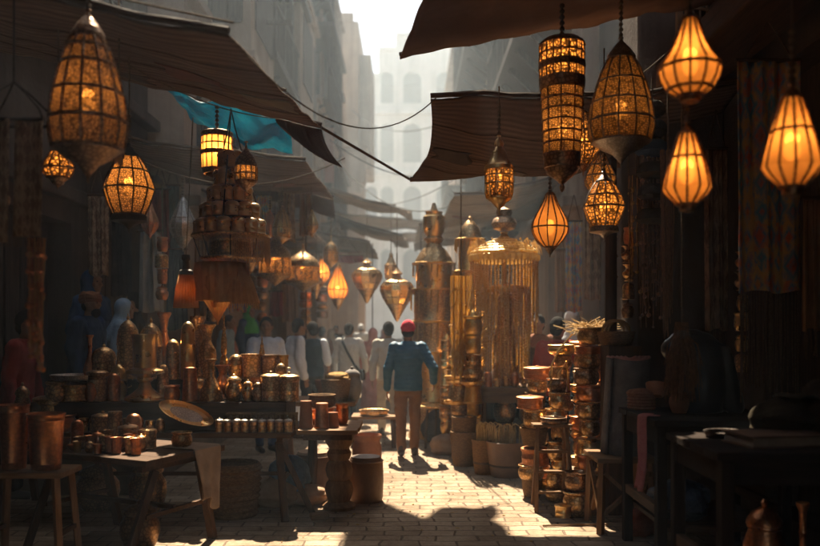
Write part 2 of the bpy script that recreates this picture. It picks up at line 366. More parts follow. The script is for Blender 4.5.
def win(par, o, u, nrm, q, depth, m=SHUT, bars=3, name='window'):
    o, u, nrm = Vector(o), Vector(u), Vector(nrm); a, b, c, d = q
    pt = lambda s, z, k=0.: o + u * s + Vector((0, 0, z)) - nrm * k
    mb = MB(); w = .07
    mb.bar(pt(a + w / 2, c, depth * .6), pt(a + w / 2, d, depth * .6), w); mb.bar(pt(b - w / 2, c, depth * .6), pt(b - w / 2, d, depth * .6), w)
    mb.bar(pt(a + w, d - w / 2, depth * .6), pt(b - w, d - w / 2, depth * .6), w); mb.bar(pt(a + w, c + w / 2, depth * .6), pt(b - w, c + w / 2, depth * .6), w)
    for i in range(1, bars): 
        s = a + (b - a) * i / bars; mb.bar(pt(s, c + w, depth * .62), pt(s, d - w, depth * .62), .04)
    mb.bar(pt(a + w, c + (d - c) * .62, depth * .58), pt(b - w, c + (d - c) * .62, depth * .58), .045)
    f = mb.build(name, m, par, smooth=False)
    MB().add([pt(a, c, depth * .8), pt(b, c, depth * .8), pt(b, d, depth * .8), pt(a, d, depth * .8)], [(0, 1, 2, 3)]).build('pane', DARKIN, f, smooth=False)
    return f
def balcony(par, o, u, nrm, s0, s1, z, dep, m, lat=True):
    o, u, nrm = Vector(o), Vector(u), Vector(nrm); pt = lambda s, zz, k: o + u * s + Vector((0, 0, zz)) + nrm * k
    mb = MB()
    def bx(a, b, c, d, k0, k1):
        vs = [pt(s, zz, k) for s in (a, b) for k in (k0, k1) for zz in (c, d)]
        mb.add(vs, [(0, 1, 3, 2), (4, 6, 7, 5), (0, 4, 5, 1), (2, 3, 7, 6), (0, 2, 6, 4), (1, 5, 7, 3)])
    bx(s0, s1, z - .14, z, .004, dep)
    n = max(2, int((s1 - s0) / .9))
    for i in range(n + 1):
        s = s0 + .05 + (s1 - s0 - .1) * i / n; mb.bar(pt(s, z, dep - .06), pt(s, z + 2.2, dep - .06), .08)
        mb.bar(pt(s, z - .9, .01), pt(s, z - .14, dep * .85), .09)
    bx(s0, s1, z + .95, z + 1.02, dep - .1, dep - .02); bx(s0, s1, z + 2.2, z + 2.32, .004, dep + .12)
    k = int((s1 - s0) / .16)
    for i in range(k):
        s = s0 + .08 + i * .16; mb.bar(pt(s, z, dep - .06), pt(s, z + .95, dep - .06), .028)
    return mb.build('balcony', m, par, smooth=False)
def bay(par, fx, side, y0, y1, z0, z1, dep, m, n=2):
    cx = fx + side * (dep / 2 + .003); mb = MB(); mb.box((cx, (y0 + y1) / 2, (z0 + z1) / 2), (dep, y1 - y0, z1 - z0)); mb.box((cx + side * .06, (y0 + y1) / 2, z1 + .07), (dep + .12, y1 - y0 + .2, .13)); mb.box((cx + side * .04, (y0 + y1) / 2, z0 - .06), (dep + .06, y1 - y0 + .1, .11))
    for y in (y0 + .15, y1 - .15): mb.bar((fx, y, z0 - .8), (fx + side * dep * .8, y, z0 - .12), .12)
    b = mb.build('bay', m, par, smooth=False)
    for k in range(n):
        h = (z1 - z0) / n; za, zb = z0 + h * k + h * .16, z0 + h * k + h * .84
        f = MB(); w = dep * .62; f.box((cx, y0 - .02, (za + zb) / 2), (w, .05, zb - za))
        for x in (-w / 2, 0, w / 2): f.bar((cx + x, y0 - .06, za), (cx + x, y0 - .06, zb), .06)
        for z in (za, zb, (za + zb) / 2): f.bar((cx - w / 2, y0 - .065, z), (cx + w / 2, y0 - .065, z), .06)
        f.box((fx + side * (dep + .005), (y0 + y1) / 2, (za + zb) / 2), (.06, (y1 - y0) * .7, zb - za)); f.build('window', SHUT, b, smooth=False)
def building(name, label, x0, x1, y0, y1, h, side, m, ops, wins, bal=(), ledges=(), nearops=(), parapet=True, depth=.3):
    """side: +1 when the street face looks towards +X, -1 towards -X"""
    t = thing(name, label, 'building', (0, 0, 0)); mb = MB()
    fx = x1 if side > 0 else x0
    body(mb, x0, x1, y0, y1, 0, h, ('east',) if side > 0 else ('west',))
    o, u, nrm = (fx, y0, 0), (0, 1, 0), (side, 0, 0)
    wallgrid(mb, o, u, y1 - y0, 0, h, ops + wins, depth, nrm); mb.build('wall', m, t, smooth=False)
    for q in ops:
        f = MB(); O = Vector(o); pt = lambda s, z, k: O + Vector((0, s, z)) - Vector(nrm) * k
        f.add([pt(q[0], q[2], depth), pt(q[1], q[2], depth), pt(q[1], q[3], depth), pt(q[0], q[3], depth)], [(0, 1, 2, 3)])
        n = 5
        for i in range(n):
            a = q[0] + (q[1] - q[0]) * (i + .5) / n; f.bar(pt(a, q[2], depth * .96), pt(a, q[3], depth * .96), .05, (q[1] - q[0]) / n - .05)
        f.build('door', SHUT, t, smooth=False)
    for q in wins: win(t, o, u, nrm, q, depth)
    for b in bal: balcony(t, o, u, nrm, *b)
    for z, d in ledges:
        MB().box((fx + side * (d / 2 + .002), (y0 + y1) / 2, z), (d, y1 - y0, .16)).build('ledge', m, t, smooth=False, bevel=.02)
    if parapet: MB().box((fx - side * .18, (y0 + y1) / 2, h + .3), (.32, y1 - y0, .6)).build('parapet', m, t, smooth=False)
    return t
# shop fronts nearest to the viewer
doorsL = [(s, s + 1.7, .5, 2.9) for s in (17.2, 19.8, 22.4, 25.0, 27.6, 30.0)]
building('shop_building', 'dark shop building behind the brass sellers, under the brown awning', -8, -3.95, -20, 12, 8, 1, WALLDARK, doorsL,
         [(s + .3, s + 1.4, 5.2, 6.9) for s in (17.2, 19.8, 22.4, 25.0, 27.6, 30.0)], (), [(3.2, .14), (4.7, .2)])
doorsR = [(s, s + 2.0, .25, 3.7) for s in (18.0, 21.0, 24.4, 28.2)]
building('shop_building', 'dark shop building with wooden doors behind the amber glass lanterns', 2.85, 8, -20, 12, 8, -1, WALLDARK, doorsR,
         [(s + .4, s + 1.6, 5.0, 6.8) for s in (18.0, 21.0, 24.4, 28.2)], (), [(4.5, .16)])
# upper street, left
def rows(sl, zs, w, h): return [(s, s + w, z, z + h) for z in zs for s in sl]
building('apartment_building', 'weathered tan building with wooden balconies above the turquoise cloth', -9, -3.4, 12, 23, 10.9, 1, WALLPINK, [(1, 3, .5, 3), (4.5, 6.5, .5, 3), (7.6, 10, .5, 3)],
         rows((.7, 3.3, 5.9, 8.5), (4.2, 7.4), 1.3, 1.9), [(3.0, 7.4, 6.9, .9, SHUT), (7.9, 10.4, 4.0, .9, WALLPINK)], [(3.6, .25), (6.7, .2), (9.7, .2), (10.7, .35)])
tb0 = bpy.data.objects['apartment_building']
for y0, y1, z0, z1, d, n in ((13.0, 15.2, 6.2, 9.2, .8, 1), (18.2, 20.6, 4.6, 9.4, .9, 2), (21.4, 22.8, 7.0, 10.0, .7, 1)): bay(tb0, -3.4, 1, y0, y1, z0, z1, d, WALLTAN, n)
tb = building('apartment_building', 'taller tan building with shaded balconies and pale red panel, next to the slim tower', -9, -3.5, 23.004, 35, 16.4, 1, WALLTAN, [(1, 3, .1, 3), (5, 7, .1, 3)],
         rows((.8, 3.8, 6.8, 9.8), (4.4, 7.9, 11.4), 1.5, 2.1), [(1.0, 5.6, 8.6, 1.1, SHUT), (6.4, 11.6, 5.6, .8, SHUT), (6.6, 11.4, 12.2, .6, WALLPINK), (.6, 4.6, 12.4, .9, SHUT), (6.6, 11.4, 9.2, .6, SHUT)],
         [(3.9, .3), (11.0, .2), (14.5, .25), (16.1, .3)])
for y0, y1, z0, z1, d, n in ((23.6, 25.6, 5.2, 8.4, .75, 1), (26.4, 29.2, 9.0, 14.2, .6, 2), (30.5, 32.4, 6.4, 12.6, .6, 3), (33.6, 35.2, 4.6, 7.4, .5, 1)): bay(tb, -3.5, 1, y0, y1, z0, z1, d, [WALLPINK, WALLTAN][n % 2], n)
MB().box((-3.16, 16, 6.35), (.46, .1, .68)).build('painted_panel', PINKSH, tb0, smooth=False)
MB().box((-3.05, 14.2, 7.12), (1.9, .09, .07)).build('beam', SHUT, tb0, smooth=False)
MB().box((-2.98, 20.9, 8.0), (.8, .08, 1.5)).build('painted_panel', WALLTAN, tb0, smooth=False)
MB().box((-3.42, 25.2, 8.2), (.1, 2.6, 1.6)).build('painted_panel', PINKSH, tb, smooth=False)
MB().box((-2.98, 26.38, 7.4), (.9, .08, 1.8)).build('painted_panel', PINKSH, tb, smooth=False)
# slim tower closing the left row
t = thing('tower_building', 'slim stepped tower at the end of the tan row, against the white sky', 'building'); mb = MB()
ops = rows((.5,), (4, 7.2, 10.4, 13.4), .7, 1.5); wallgrid(mb, (-3.6, 38, 0), (1, 0, 0), 1.15, 0, 16.3, [], .3, (0, -1, 0))
wallgrid(mb, (-2.45, 38, 0), (0, 1, 0), 6, 0, 16.3, [(1, 2, z, z + 1.6) for z in (4, 7.2, 10.4, 13.4)], .3, (1, 0, 0))
mb.add([(-8, 38, 16.3), (-2.45, 38, 16.3), (-2.45, 44, 16.3), (-8, 44, 16.3)], [(0, 1, 2, 3)]); mb.add([(-8, 38, 0), (-3.6, 38, 0), (-3.6, 38, 16.3), (-8, 38, 16.3)], [(0, 1, 2, 3)])
mb.add([(-2.45, 44, 0), (-8, 44, 0), (-8, 44, 16.3), (-2.45, 44, 16.3)], [(0, 1, 2, 3)])
mb.build('wall', WALLTAN, t, smooth=False)
for z in (4, 7.2, 10.4, 13.4): win(t, (-2.45, 38, 0), (0, 1, 0), (1, 0, 0), (1, 2, z, z + 1.6), .3)
MB().box((-2.17, 40.6, 12.2), (.55, 3.6, 5.6)).build('bay', WALLTAN, t, smooth=False, bevel=.03)
mb = MB(); mb.box((-2.85, 37.5, 9.2), (1.5, .98, 1.5)); mb.box((-2.85, 37.48, 8.2), (1.3, .8, .5)); mb.box((-2.85, 37.45, 10.05), (1.7, 1.08, .14)); mb.build('balcony', WALLPINK, t, smooth=False, bevel=.02)
MB().box((-3.2, 38.2, 16.5), (1.0, .5, .4)).build('parapet', WALLTAN, t, smooth=False)
# pale stepped building closing the view
t = thing('stepped_building', 'pale hazy stone building with arched windows and stepped roofline closing the street', 'building'); mb = MB(); Y0 = 66
steps = [(-5.2, -3.9, 20.8), (-3.9, -2.6, 22.4), (-2.6, -1.2, 24.6), (-1.2, 9.5, 25.8)]
arches = []
for x0, x1, h in steps:
    ops = []; s = x0 + .35
    ww = 1.05 if x1 - x0 < 2 else 1.5; gap = (x1 - x0 - ww) if x1 - x0 < 2 else 1.25
    s = x0 + gap / 2
    while s + ww < x1:
        for z in (5, 10.2, 15.4): ops.append((s - x0, s - x0 + ww, z, z + 3.2))
        if h > 24: ops.append((s - x0, s - x0 + ww, 20.3, 22.9))
        s += ww + gap
    wallgrid(mb, (x0, Y0, 0), (1, 0, 0), x1 - x0, 0, h, ops, .5, (0, -1, 0))
    for a, b, c, d in ops: arches.append((x0 + a, x0 + b, c, d))
    mb.add([(x0, Y0, h), (x1, Y0, h), (x1, Y0 + 8, h), (x0, Y0 + 8, h)], [(0, 1, 2, 3)]); mb.add([(x0, Y0, 0), (x0, Y0, h), (x0, Y0 + 8, h), (x0, Y0 + 8, 0)], [(0, 1, 2, 3)])
for a, b, c, d in arches:     # arch heads fill the top corners of each opening
    r = (b - a) / 2; cx = (a + b) / 2; n = 8
    for sgn in (-1, 1):
        arc = [(cx + sgn * r * math.cos(PI / 2 * k / n), Y0 + .02, d - r + r * math.sin(PI / 2 * k / n)) for k in range(n + 1)]
        mb.add(arc + [(cx + sgn * r, Y0 + .02, d)], [tuple(range(n + 2))])
mb.build('wall', WALLGREY, t, smooth=False)
for a, b, c, d in arches:
    f = MB(); f.add([(a, Y0 + .42, c), (b, Y0 + .42, c), (b, Y0 + .42, d), (a, Y0 + .42, d)], [(0, 1, 2, 3)]); f.bar(((a + b) / 2, Y0 + .36, c), ((a + b) / 2, Y0 + .36, d), .1); f.bar((a, Y0 + .36, c + 1.6), (b, Y0 + .36, c + 1.6), .1)
    f.build('window', SHUT, t, smooth=False)
for z in (9.3, 14.5, 19.5): MB().box((2.1, Y0 - .16, z), (14.8, .3, .35)).build('ledge', WALLGREY, t, smooth=False)
for x0, x1, h in steps: MB().box(((x0 + x1) / 2, Y0 + .1, h + .18), (x1 - x0 - .02, .5, .35)).build('parapet', WALLGREY, t, smooth=False)
t = thing('pale_building', 'pale low building showing between the slim tower and the stepped stone building', 'building'); mb = MB()
body(mb, -12, -5.4, 80, 90, 0, 21.5); mb.build('wall', WALLGREY, t, smooth=False)
for z in (8, 12, 16): 
    f = MB(); f.box((-6.6, 79.98, z), (1.2, .1, 2)); f.build('window', SHUT, t, smooth=False)
# upper street, right
building('apartment_building', 'brown timbered building showing between the two canvas awnings', 2.6, 9, 12.004, 30, 13, -1, WALLPINK, [(1, 3, .25, 3), (5, 7.4, .25, 3), (9, 12, .25, 3), (13.5, 16, .25, 3)],
         rows((1, 4.4, 7.8, 11.2, 14.6), (4.4, 7.4, 10.2), 1.5, 2.0), [(.6, 5.8, 6.6, .9, SHUT), (7, 13, 4.0, .9, SHUT), (8, 16, 9.6, 1.1, SHUT)], [(3.6, .3), (9.4, .2), (12.8, .4)])
building('apartment_building', 'hazy plain building beyond the timbered one, behind the gilded stall', 2.3, 9, 30.004, 50, 15, -1, WALLTAN, [(2, 5, .1, 3), (8, 11, .1, 3)],
         rows((1, 5, 9, 13, 17), (4.6, 8.2, 11.6), 1.6, 2.2), [(3, 9, 7.6, .8, SHUT)], [(3.8, .3), (14.7, .4)])
# dark pier of wall with a lattice screen beside the hanging rug
t = thing('wall_pier', 'dark plaster wall pier with carved lattice panel, beside the hanging rug', 'wall'); MB().box((2.45, 7.5, 2.6), (.78, .6, 5.2)).build('wall', WALLDARK, t, smooth=False, bevel=.02)
mb = MB(); x0, x1, z0, z1, y = 2.42, 2.74, 4.0, 5.0, 7.17
for a, b in (((x0, y, z0), (x0, y, z1)), ((x1, y, z0), (x1, y, z1)), ((x0, y, z0), (x1, y, z0)), ((x0, y, z1), (x1, y, z1))): mb.bar(a, b, .05)
n = 12
for i in range(1, n):
    z = z0 + (z1 - z0) * i / n; mb.bar((x0, y + .005, z), (x1, y + .005, z - .05), .022)
for i in range(1, 5):
    x = x0 + (x1 - x0) * i / 5; mb.bar((x, y + .012, z0), (x, y + .012, z1), .018)
mb.build('lattice', PALEWOODZ, t, smooth=False)
tag(MB().box((2.45, 5.9, 3.92), (.5, 2.5, .22)).build('timber_lintel', WOODY, smooth=False, bevel=.02), 'heavy dark timber lintel above the hanging rug', 'lintel')
tag(MB().lathe([(.085, 0), (.085, .25), (.06, .3), (.055, 3.5), (.075, 3.55), (.075, 3.62)], 14).build('timber_post', WOODZ, loc=(1.92, 7.62, 0)), 'round dark timber post behind the bead strings', 'post')

# ------------------------------------------------------------------ awnings, cloths, wires
from mathutils import noise as mnoise
PATCHES = [fabric('patch_dark', (.07, .05, .038), (.12, .085, .062), .1), fabric('patch_pale', (.22, .16, .11), (.32, .24, .17), .25), fabric('patch_red', (.17, .075, .05), (.24, .11, .07), .2)]
def awning(label, c, m, sag=.12, poles=(), seed=1, name='awning', nu=28, nv=18, cat='awning', rip=.02, curve=None, flap=0., edge=True, u0_=0.):
    r = random.Random(seed); ph = [r.uniform(0, 6) for _ in range(6)]; c = [Vector(k) for k in c]   # near-in, near-out, far-out, far-in
    t = thing(name, label, cat, c[0])
    def fn(u, v):
        p = (c[0] * (1 - u) + c[1] * u) * (1 - v) + (c[3] * (1 - u) + c[2] * u) * v
        s = math.sin(PI * u) * math.sin(PI * v)
        p = p + Vector((0, 0, -sag * s - sag * .27 * math.sin(PI * u) ** .7 * max(0, 1 - v)))
        q = Vector((p.x, p.y, seed * 1.7)); p.z += rip * 2.6 * mnoise.noise(q * 1.1) + rip * 1.6 * mnoise.noise(q * 3.1) + rip * .35 * mnoise.noise(Vector((p.x * 7, p.y * 4, seed)))
        e = min(v, 1 - v); p.y += .05 * mnoise.noise(Vector((p.x * 5, seed * 3, v * 2))) * max(0, 1 - e * 12) + .02 * mnoise.noise(Vector((p.x * 31, seed, v * 9))) * max(0, 1 - e * 30)
        if curve: p += curve(u, v)
        return p - c[0]
    MB().grid(fn, nu * 2, nv * 2).build('canopy', m, t, solid=.012)
    for k in range(3 if edge else 0):
        u0, v0, du, dv = r.uniform(.45, .85), r.uniform(.35, .8), r.uniform(.08, .16), r.uniform(.08, .18)
        MB().grid(lambda u, v: fn(min(.99, u0 + du * u + .01 * math.sin(7 * v)), min(.98, v0 + dv * v)) + Vector((0, 0, -.014)), 8, 8).build('patch', PATCHES[k % 3], t, solid=.006)
    sm = MB()
    for k in range(1, 4):
        vv = k / 4; sm.tube([fn(i / 24, vv) + Vector((0, 0, -.008)) for i in range(25)], .006, 5)
    sm.build('seam', m, t)
    if flap:
        def ff(u, v):
            u = u0_ + (1 - u0_) * u; q = fn(u, 1.); d = flap * ((.3 + .95 * ((u - u0_) / (1 - u0_)) ** .7) if u0_ else 1) * (.75 + .25 * math.sin(5 * u + ph[3]) + .18 * math.sin(13 * u + ph[4]))
            return q + Vector((.03 * math.sin(14 * u) * v + (.16 * v * v if u0_ else 0), .02 + .06 * v * math.sin(19 * u + ph[5]), -d * v - .008))
        MB().grid(ff, 30, 6).build('valance', m, t, solid=.008)
    if edge:
        MB().tube([fn(i / 12, 0) + Vector((0, 0, .03)) for i in range(13)], .022, 8).build('pole', WOOD, t)
        MB().tube([fn(i / 12, 1) + Vector((0, 0, .03)) for i in range(13)], .022, 8).build('pole', WOOD, t)
    for a, b in poles: MB().tube([Vector(a) - c[0], Vector(b) - c[0]], .014, 8).build('pole', WOOD, t)
    return t
awning('wide brown canvas awning sloping down over the brass tables', [(-3.9, 4.25, 3.92), (-.965, 4.25, 3.23), (-.82, 7.4, 3.54), (-3.9, 7.4, 4.30)], AWN, .05, [((-.84, 7.4, 3.55), (.01, 8.78, 3.31)), ((-3.9, 5.8, 4.10), (-.90, 5.8, 3.41))], 3, flap=.36, u0_=.86)
awning('brown canvas awning overhead with a straight dark hem, nearest over the lane', [(2.75, -15, 3.9), (-.05, -15, 3.72), (-.08, 6.3, 3.83), (2.75, 7.15, 4.6)], AWN, .10, [((.42, 2.9, 3.7), (2.75, 2.9, 3.85))], 5, curve=lambda u, v: Vector((min(.42, .15 * 21.3 * (1 - v)) * u, 0, 0)), nv=70)
awning('second brown canvas awning with pale lit rim and curved edge, behind the drum lantern', [(2.8, 6.6, 3.70), (.17, 6.6, 3.57), (.0, 8.75, 3.28), (2.85, 8.75, 3.5)], AWN, .22, [], 8,
       curve=lambda u, v: Vector((-.10 * math.sin(PI * v) * u * -1, 0, 0)))
awning('unseen canvas awning added over the viewer to keep the foreground dark', [(-3.95, -15, 4.0), (-.7, -15, 3.6), (-.75, 4.0, 3.55), (-3.95, 4.0, 4.1)], AWN, .12, [], 12)  # out of view, added overhead and behind to block sky light
awning('unseen canvas added high above the lane to shade the foreground', [(-1.2, -12, 7.7), (.30, -12, 7.6), (.15, 12.8, 7.6), (-1.2, 12.7, 7.7)], AWN, .15, [], 31, curve=lambda u, v: Vector((.12 * mnoise.noise(Vector((1, v * 60, 4))) * u, .55 * v * mnoise.noise(Vector((u * 3.1, 7, 1))) + .2 * v * mnoise.noise(Vector((u * 9, 3, 1))), 0)), nv=60)  # added above the view to shade the foreground stones and near air
# turquoise tarpaulin slung under the big awning
def fT(u, v):
    a, b, c, d = P(158, 84, 8.25), P(292, 116, 8.15), P(291, 152, 8.3), P(196, 124, 8.5)
    p = (a * (1 - u) + b * u) * (1 - v) + (d * (1 - u) + c * u) * v
    return p + Vector((0, .10 * math.sin(9 * u + 5 * v), -.05 * math.sin(PI * u) + .03 * math.sin(14 * u + 3 * v) + .05 * v * math.sin(7 * u))) + Vector((0, .12, .05)) * mnoise.noise(Vector((u * 5, v * 2.2, 3))) + Vector((0, .05, .03)) * mnoise.noise(Vector((u * 14, v * 6, 8)))
tag(MB().grid(fT, 60, 24).build('turquoise_cloth', TURQ, solid=.006), 'bright turquoise tarpaulin slung under the brown awning', 'tarpaulin')
far = [
 ('dusky canvas awning of the shop beyond the turquoise cloth', [(-3.9, 9.2, 4.0), (-1.2, 9.2, 3.62), (-1.15, 12.0, 3.60), (-3.9, 12.0, 4.1)], AWN, 21),
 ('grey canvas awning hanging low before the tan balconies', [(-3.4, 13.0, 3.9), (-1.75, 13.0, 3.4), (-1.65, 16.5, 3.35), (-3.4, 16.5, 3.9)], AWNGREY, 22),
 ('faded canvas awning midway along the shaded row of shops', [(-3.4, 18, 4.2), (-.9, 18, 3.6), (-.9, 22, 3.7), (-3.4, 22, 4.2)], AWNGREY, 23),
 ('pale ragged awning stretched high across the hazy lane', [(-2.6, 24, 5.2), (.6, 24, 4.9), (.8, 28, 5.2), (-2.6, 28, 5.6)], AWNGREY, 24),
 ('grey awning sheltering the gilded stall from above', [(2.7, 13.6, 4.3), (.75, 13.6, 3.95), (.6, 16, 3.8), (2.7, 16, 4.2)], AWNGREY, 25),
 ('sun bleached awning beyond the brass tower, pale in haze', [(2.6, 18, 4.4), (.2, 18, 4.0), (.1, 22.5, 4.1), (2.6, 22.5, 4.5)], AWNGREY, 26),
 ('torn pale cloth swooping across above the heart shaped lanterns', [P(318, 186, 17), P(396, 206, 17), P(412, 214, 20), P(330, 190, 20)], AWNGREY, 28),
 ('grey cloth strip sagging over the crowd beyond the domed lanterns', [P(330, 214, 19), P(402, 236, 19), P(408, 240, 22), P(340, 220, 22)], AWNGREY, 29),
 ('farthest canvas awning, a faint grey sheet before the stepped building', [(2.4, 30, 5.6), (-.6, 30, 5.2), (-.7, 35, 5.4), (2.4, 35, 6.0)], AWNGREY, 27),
]
for lab, c, m, sd in far: awning(lab, c, m, .2, [((c[1][0] + .05, c[1][1] + .05, 0), (c[1][0] + .05, c[1][1] + .05, c[1][2]))] if sd in (22, 23, 26) else [], sd, flap=.25)
def wire(label, a, b, sag, r=.008, m=CABLE, n=20):
    a, b = Vector(a), Vector(b); o = a.copy()
    tag(MB().tube([a.lerp(b, i / n) - o + Vector((0, 0, -4 * sag * (i / n) * (1 - i / n))) for i in range(n + 1)], r, 6).build('wire', m, loc=o), label, 'wire')
wire('pale sagging cord running behind the hanging cup tower', P(140, 160, 8.3), P(345, 158, 9.2), .28, .006, CORD)
wire('thin dark cable crossing the lane below the bleached awning', P(330, 140, 16), P(440, 175, 20), .3, .012)
wire('pair cable drooping from the slim tower towards the striped awning', P(338, 160, 18), P(452, 205, 15), .5, .012)
wire('cable strung from the pale balcony across the hazy gap', P(330, 196, 24), P(470, 168, 22), .6, .014)
wire('bright cord along the hem of the brown awning', (-3.4, 4.2, 3.87), (-.93, 4.2, 3.29), .02, .006, CORD)
wire('frayed rope tied from the brown awning corner to the striped awning', P(240, 48, 4.6), P(436, 98, 6.6), .35, .005, CORD)
wire('thin rope looping along the underside of the big brown awning', P(120, 60, 5.2), P(300, 118, 7.7), .12, .005, CORD)
wire('cable looping between the upper tan balconies', P(200, 30, 15), P(325, 95, 24), .5, .012)
wire('cable running from the timbered house to the slim tower', P(545, 60, 16), P(352, 110, 37), 1.2, .016)
wire('thin cord from the drum lantern to the dark upper wall', P(700, 20, 6.6), P(640, 75, 6.6), .02, .005, CORD)
# ------------------------------------------------------------------ lanterns
def interp(prof, z):
    for (r0, z0), (r1, z1) in zip(prof, prof[1:]):
        if z0 <= z <= z1: return r0 + (r1 - r0) * (z - z0) / max(1e-6, z1 - z0)
    return prof[-1][0]
SH = {  # bottom, glass and cap profiles (radius, height) as fractions
 'tear': ([(.0, 0), (.03, .015), (.02, .03), (.10, .06), (.30, .11), (.62, .15), (.84, .19), (.90, .20)], [(.90, .20), (1., .30), (1., .36), (.93, .48), (.78, .62), (.58, .76), (.40, .84)], [(.46, .835), (.44, .86), (.30, .91), (.14, .955), (.07, .975), (.05, 1.)]),
 'gem': ([(.0, 0), (.05, .03), (.04, .05), (.2, .10), (.5, .13), (.72, .14), (.72, .20), (.62, .21)], [(.62, .21), (.82, .33), (1, .48), (1, .53), (.80, .68), (.60, .78), (.40, .86)], [(.44, .855), (.40, .88), (.24, .92), (.2, .95), (.1, .97), (.06, 1)]),
 'bulb': ([(.0, 0), (.03, .02), (.03, .05), (.10, .07), (.22, .10), (.35, .12), (.40, .16), (.62, .24), (.70, .26)], [(.70, .26), (.92, .36), (1., .44), (1, .48), (.9, .56), (.7, .66), (.5, .76), (.36, .84), (.28, .9)], [(.33, .895), (.28, .92), (.15, .96), (.08, .98), (.05, 1)]),
 'onion': ([(.0, 0), (.04, .02), (.05, .05), (.16, .09), (.34, .16)], [(.34, .16), (.72, .26), (.94, .36), (1, .45), (.94, .54), (.74, .65), (.50, .76), (.32, .86), (.24, .93)], [(.29, .925), (.24, .95), (.12, .98), (.06, 1)]),
 'dcone': ([(.30, 0), (.34, .02), (.34, .05), (.30, .06), (.42, .07)], [(.42, .07), (.74, .14), (.93, .25), (1, .35), (.97, .42), (.74, .52), (.54, .64), (.36, .80), (.22, .93)], [(.27, .925), (.18, .96), (.06, 1)]),
 'dropcone': ([(.28, 0), (.32, .02), (.32, .06), (.28, .08)], [(.40, .08), (.84, .19), (1, .25), (1, .28), (.9, .40), (.66, .62), (.44, .80), (.32, .88)], [(.36, .875), (.26, .92), (.10, .96), (.06, 1)]),
 'slim': ([(.0, 0), (.06, .02), (.07, .06), (.16, .10), (.55, .17), (.80, .20), (.86, .22)], [(.86, .22), (.98, .28), (1., .45), (.98, .58)], [(1.06, .58), (1.04, .62), (.8, .66), (.62, .73), (.5, .80), (.30, .86), (.36, .90), (.26, .95), (.08, .98), (.05, 1)]),
 'heart': ([(.0, 0), (.1, .03), (.3, .15), (.6, .32)], [(.6, .32), (.86, .46), (1, .58), (.98, .66), (.8, .73)], [(.8, .73), (.5, .78), (.26, .82), (.2, .86), (.34, .9), (.2, .94), (.06, 1)]),
 'dome': ([(.0, 0), (.2, .04), (.6, .12), (.95, .18), (1, .22)], [(.96, .22), (.98, .4), (.94, .52)], [(1.02, .52), (1, .56), (.86, .66), (.5, .76), (.2, .84), (.1, .9), (.05, 1)]),
}
def lantern(label, px, pt, pb, w, y, shape, glass=FILI, power=1.6, met=IRON, seg=10, rings=(), ribs=None, top=None, group=None, name='lantern', cat='lantern', cord=None, extra=None, bulbz=.42, ribw=.006, rz=.2):
    b, g, c = SH[shape]; loc = P(px, pb, y); H = (pb - pt) / F * y; Rr = w / 2 / F * y
    t = thing(name, label, cat, loc, rz, group); S = lambda pr: [(r * Rr, z * H) for r, z in pr]
    MB().lathe(S(b), 24).build('base', met, t); cp = MB(); cp.lathe(S(c), 24); cp.lathe([(.012, 0), (.02, .006), (.012, .012)], 10, (0, 0, H - .006)); cp.build('cap', met, t)
    # glass: faceted, gently densified
    gp = []
    for (r0, z0), (r1, z1) in zip(g, g[1:]): gp += [(r0 + (r1 - r0) * k / 2, z0 + (z1 - z0) * k / 2) for k in range(2)]
    gp.append(g[-1]); MB().lathe(S(gp), seg, close=False).build('glass', glass, t, ang=20 if seg < 16 else 60)
    fr = MB(); nr = seg if ribs is None else ribs
    for k in range(nr):
        a = 2 * PI * k / nr; fr.tube([((r * Rr + .002) * math.cos(a), (r * Rr + .002) * math.sin(a), z * H) for r, z in gp], ribw, 5)
    for z in (g[0][1], g[-1][1]) + tuple(rings):
        r = interp(g, z) * Rr; fr.lathe([(r - .004, z * H - ribw), (r + ribw, z * H - ribw), (r + ribw * 1.3, z * H), (r + ribw, z * H + ribw), (r - .004, z * H + ribw)], max(seg, nr), close=False)
    fr.build('frame', met, t)
    zt = (top if top is not None else 3.6) - loc.z
    if zt > H + .02:
        cb = MB(); cb.tube([(0, 0, H - .01), (.003, 0, (H + zt) / 2), (0, 0, zt)], .0055, 6)
        k = H + .02
        while k < min(zt, H + .25): cb.lathe([(.012, -.010), (.016, 0), (.012, .010)], 8, (0, 0, k)); k += .035
        cb.build('hanging_cord', cord or CORD, t)
    if extra: extra(t, Rr, H)
    if power:
        power *= .12 if glass is PINKGLASS else .2
        MB().ell((0, 0, bulbz * H), (.034, .034, .045), 12).build('bulb', BULB, t)
        l = bpy.data.lights.new('lamp', 'POINT'); l.energy = power; l.color = (1, .60, .24); l.shadow_soft_size = .03
        o = bpy.data.objects.new('lamp', l); COL.objects.link(o); o.parent = t; o.location = (0, 0, bulbz * H + .05)
    return t
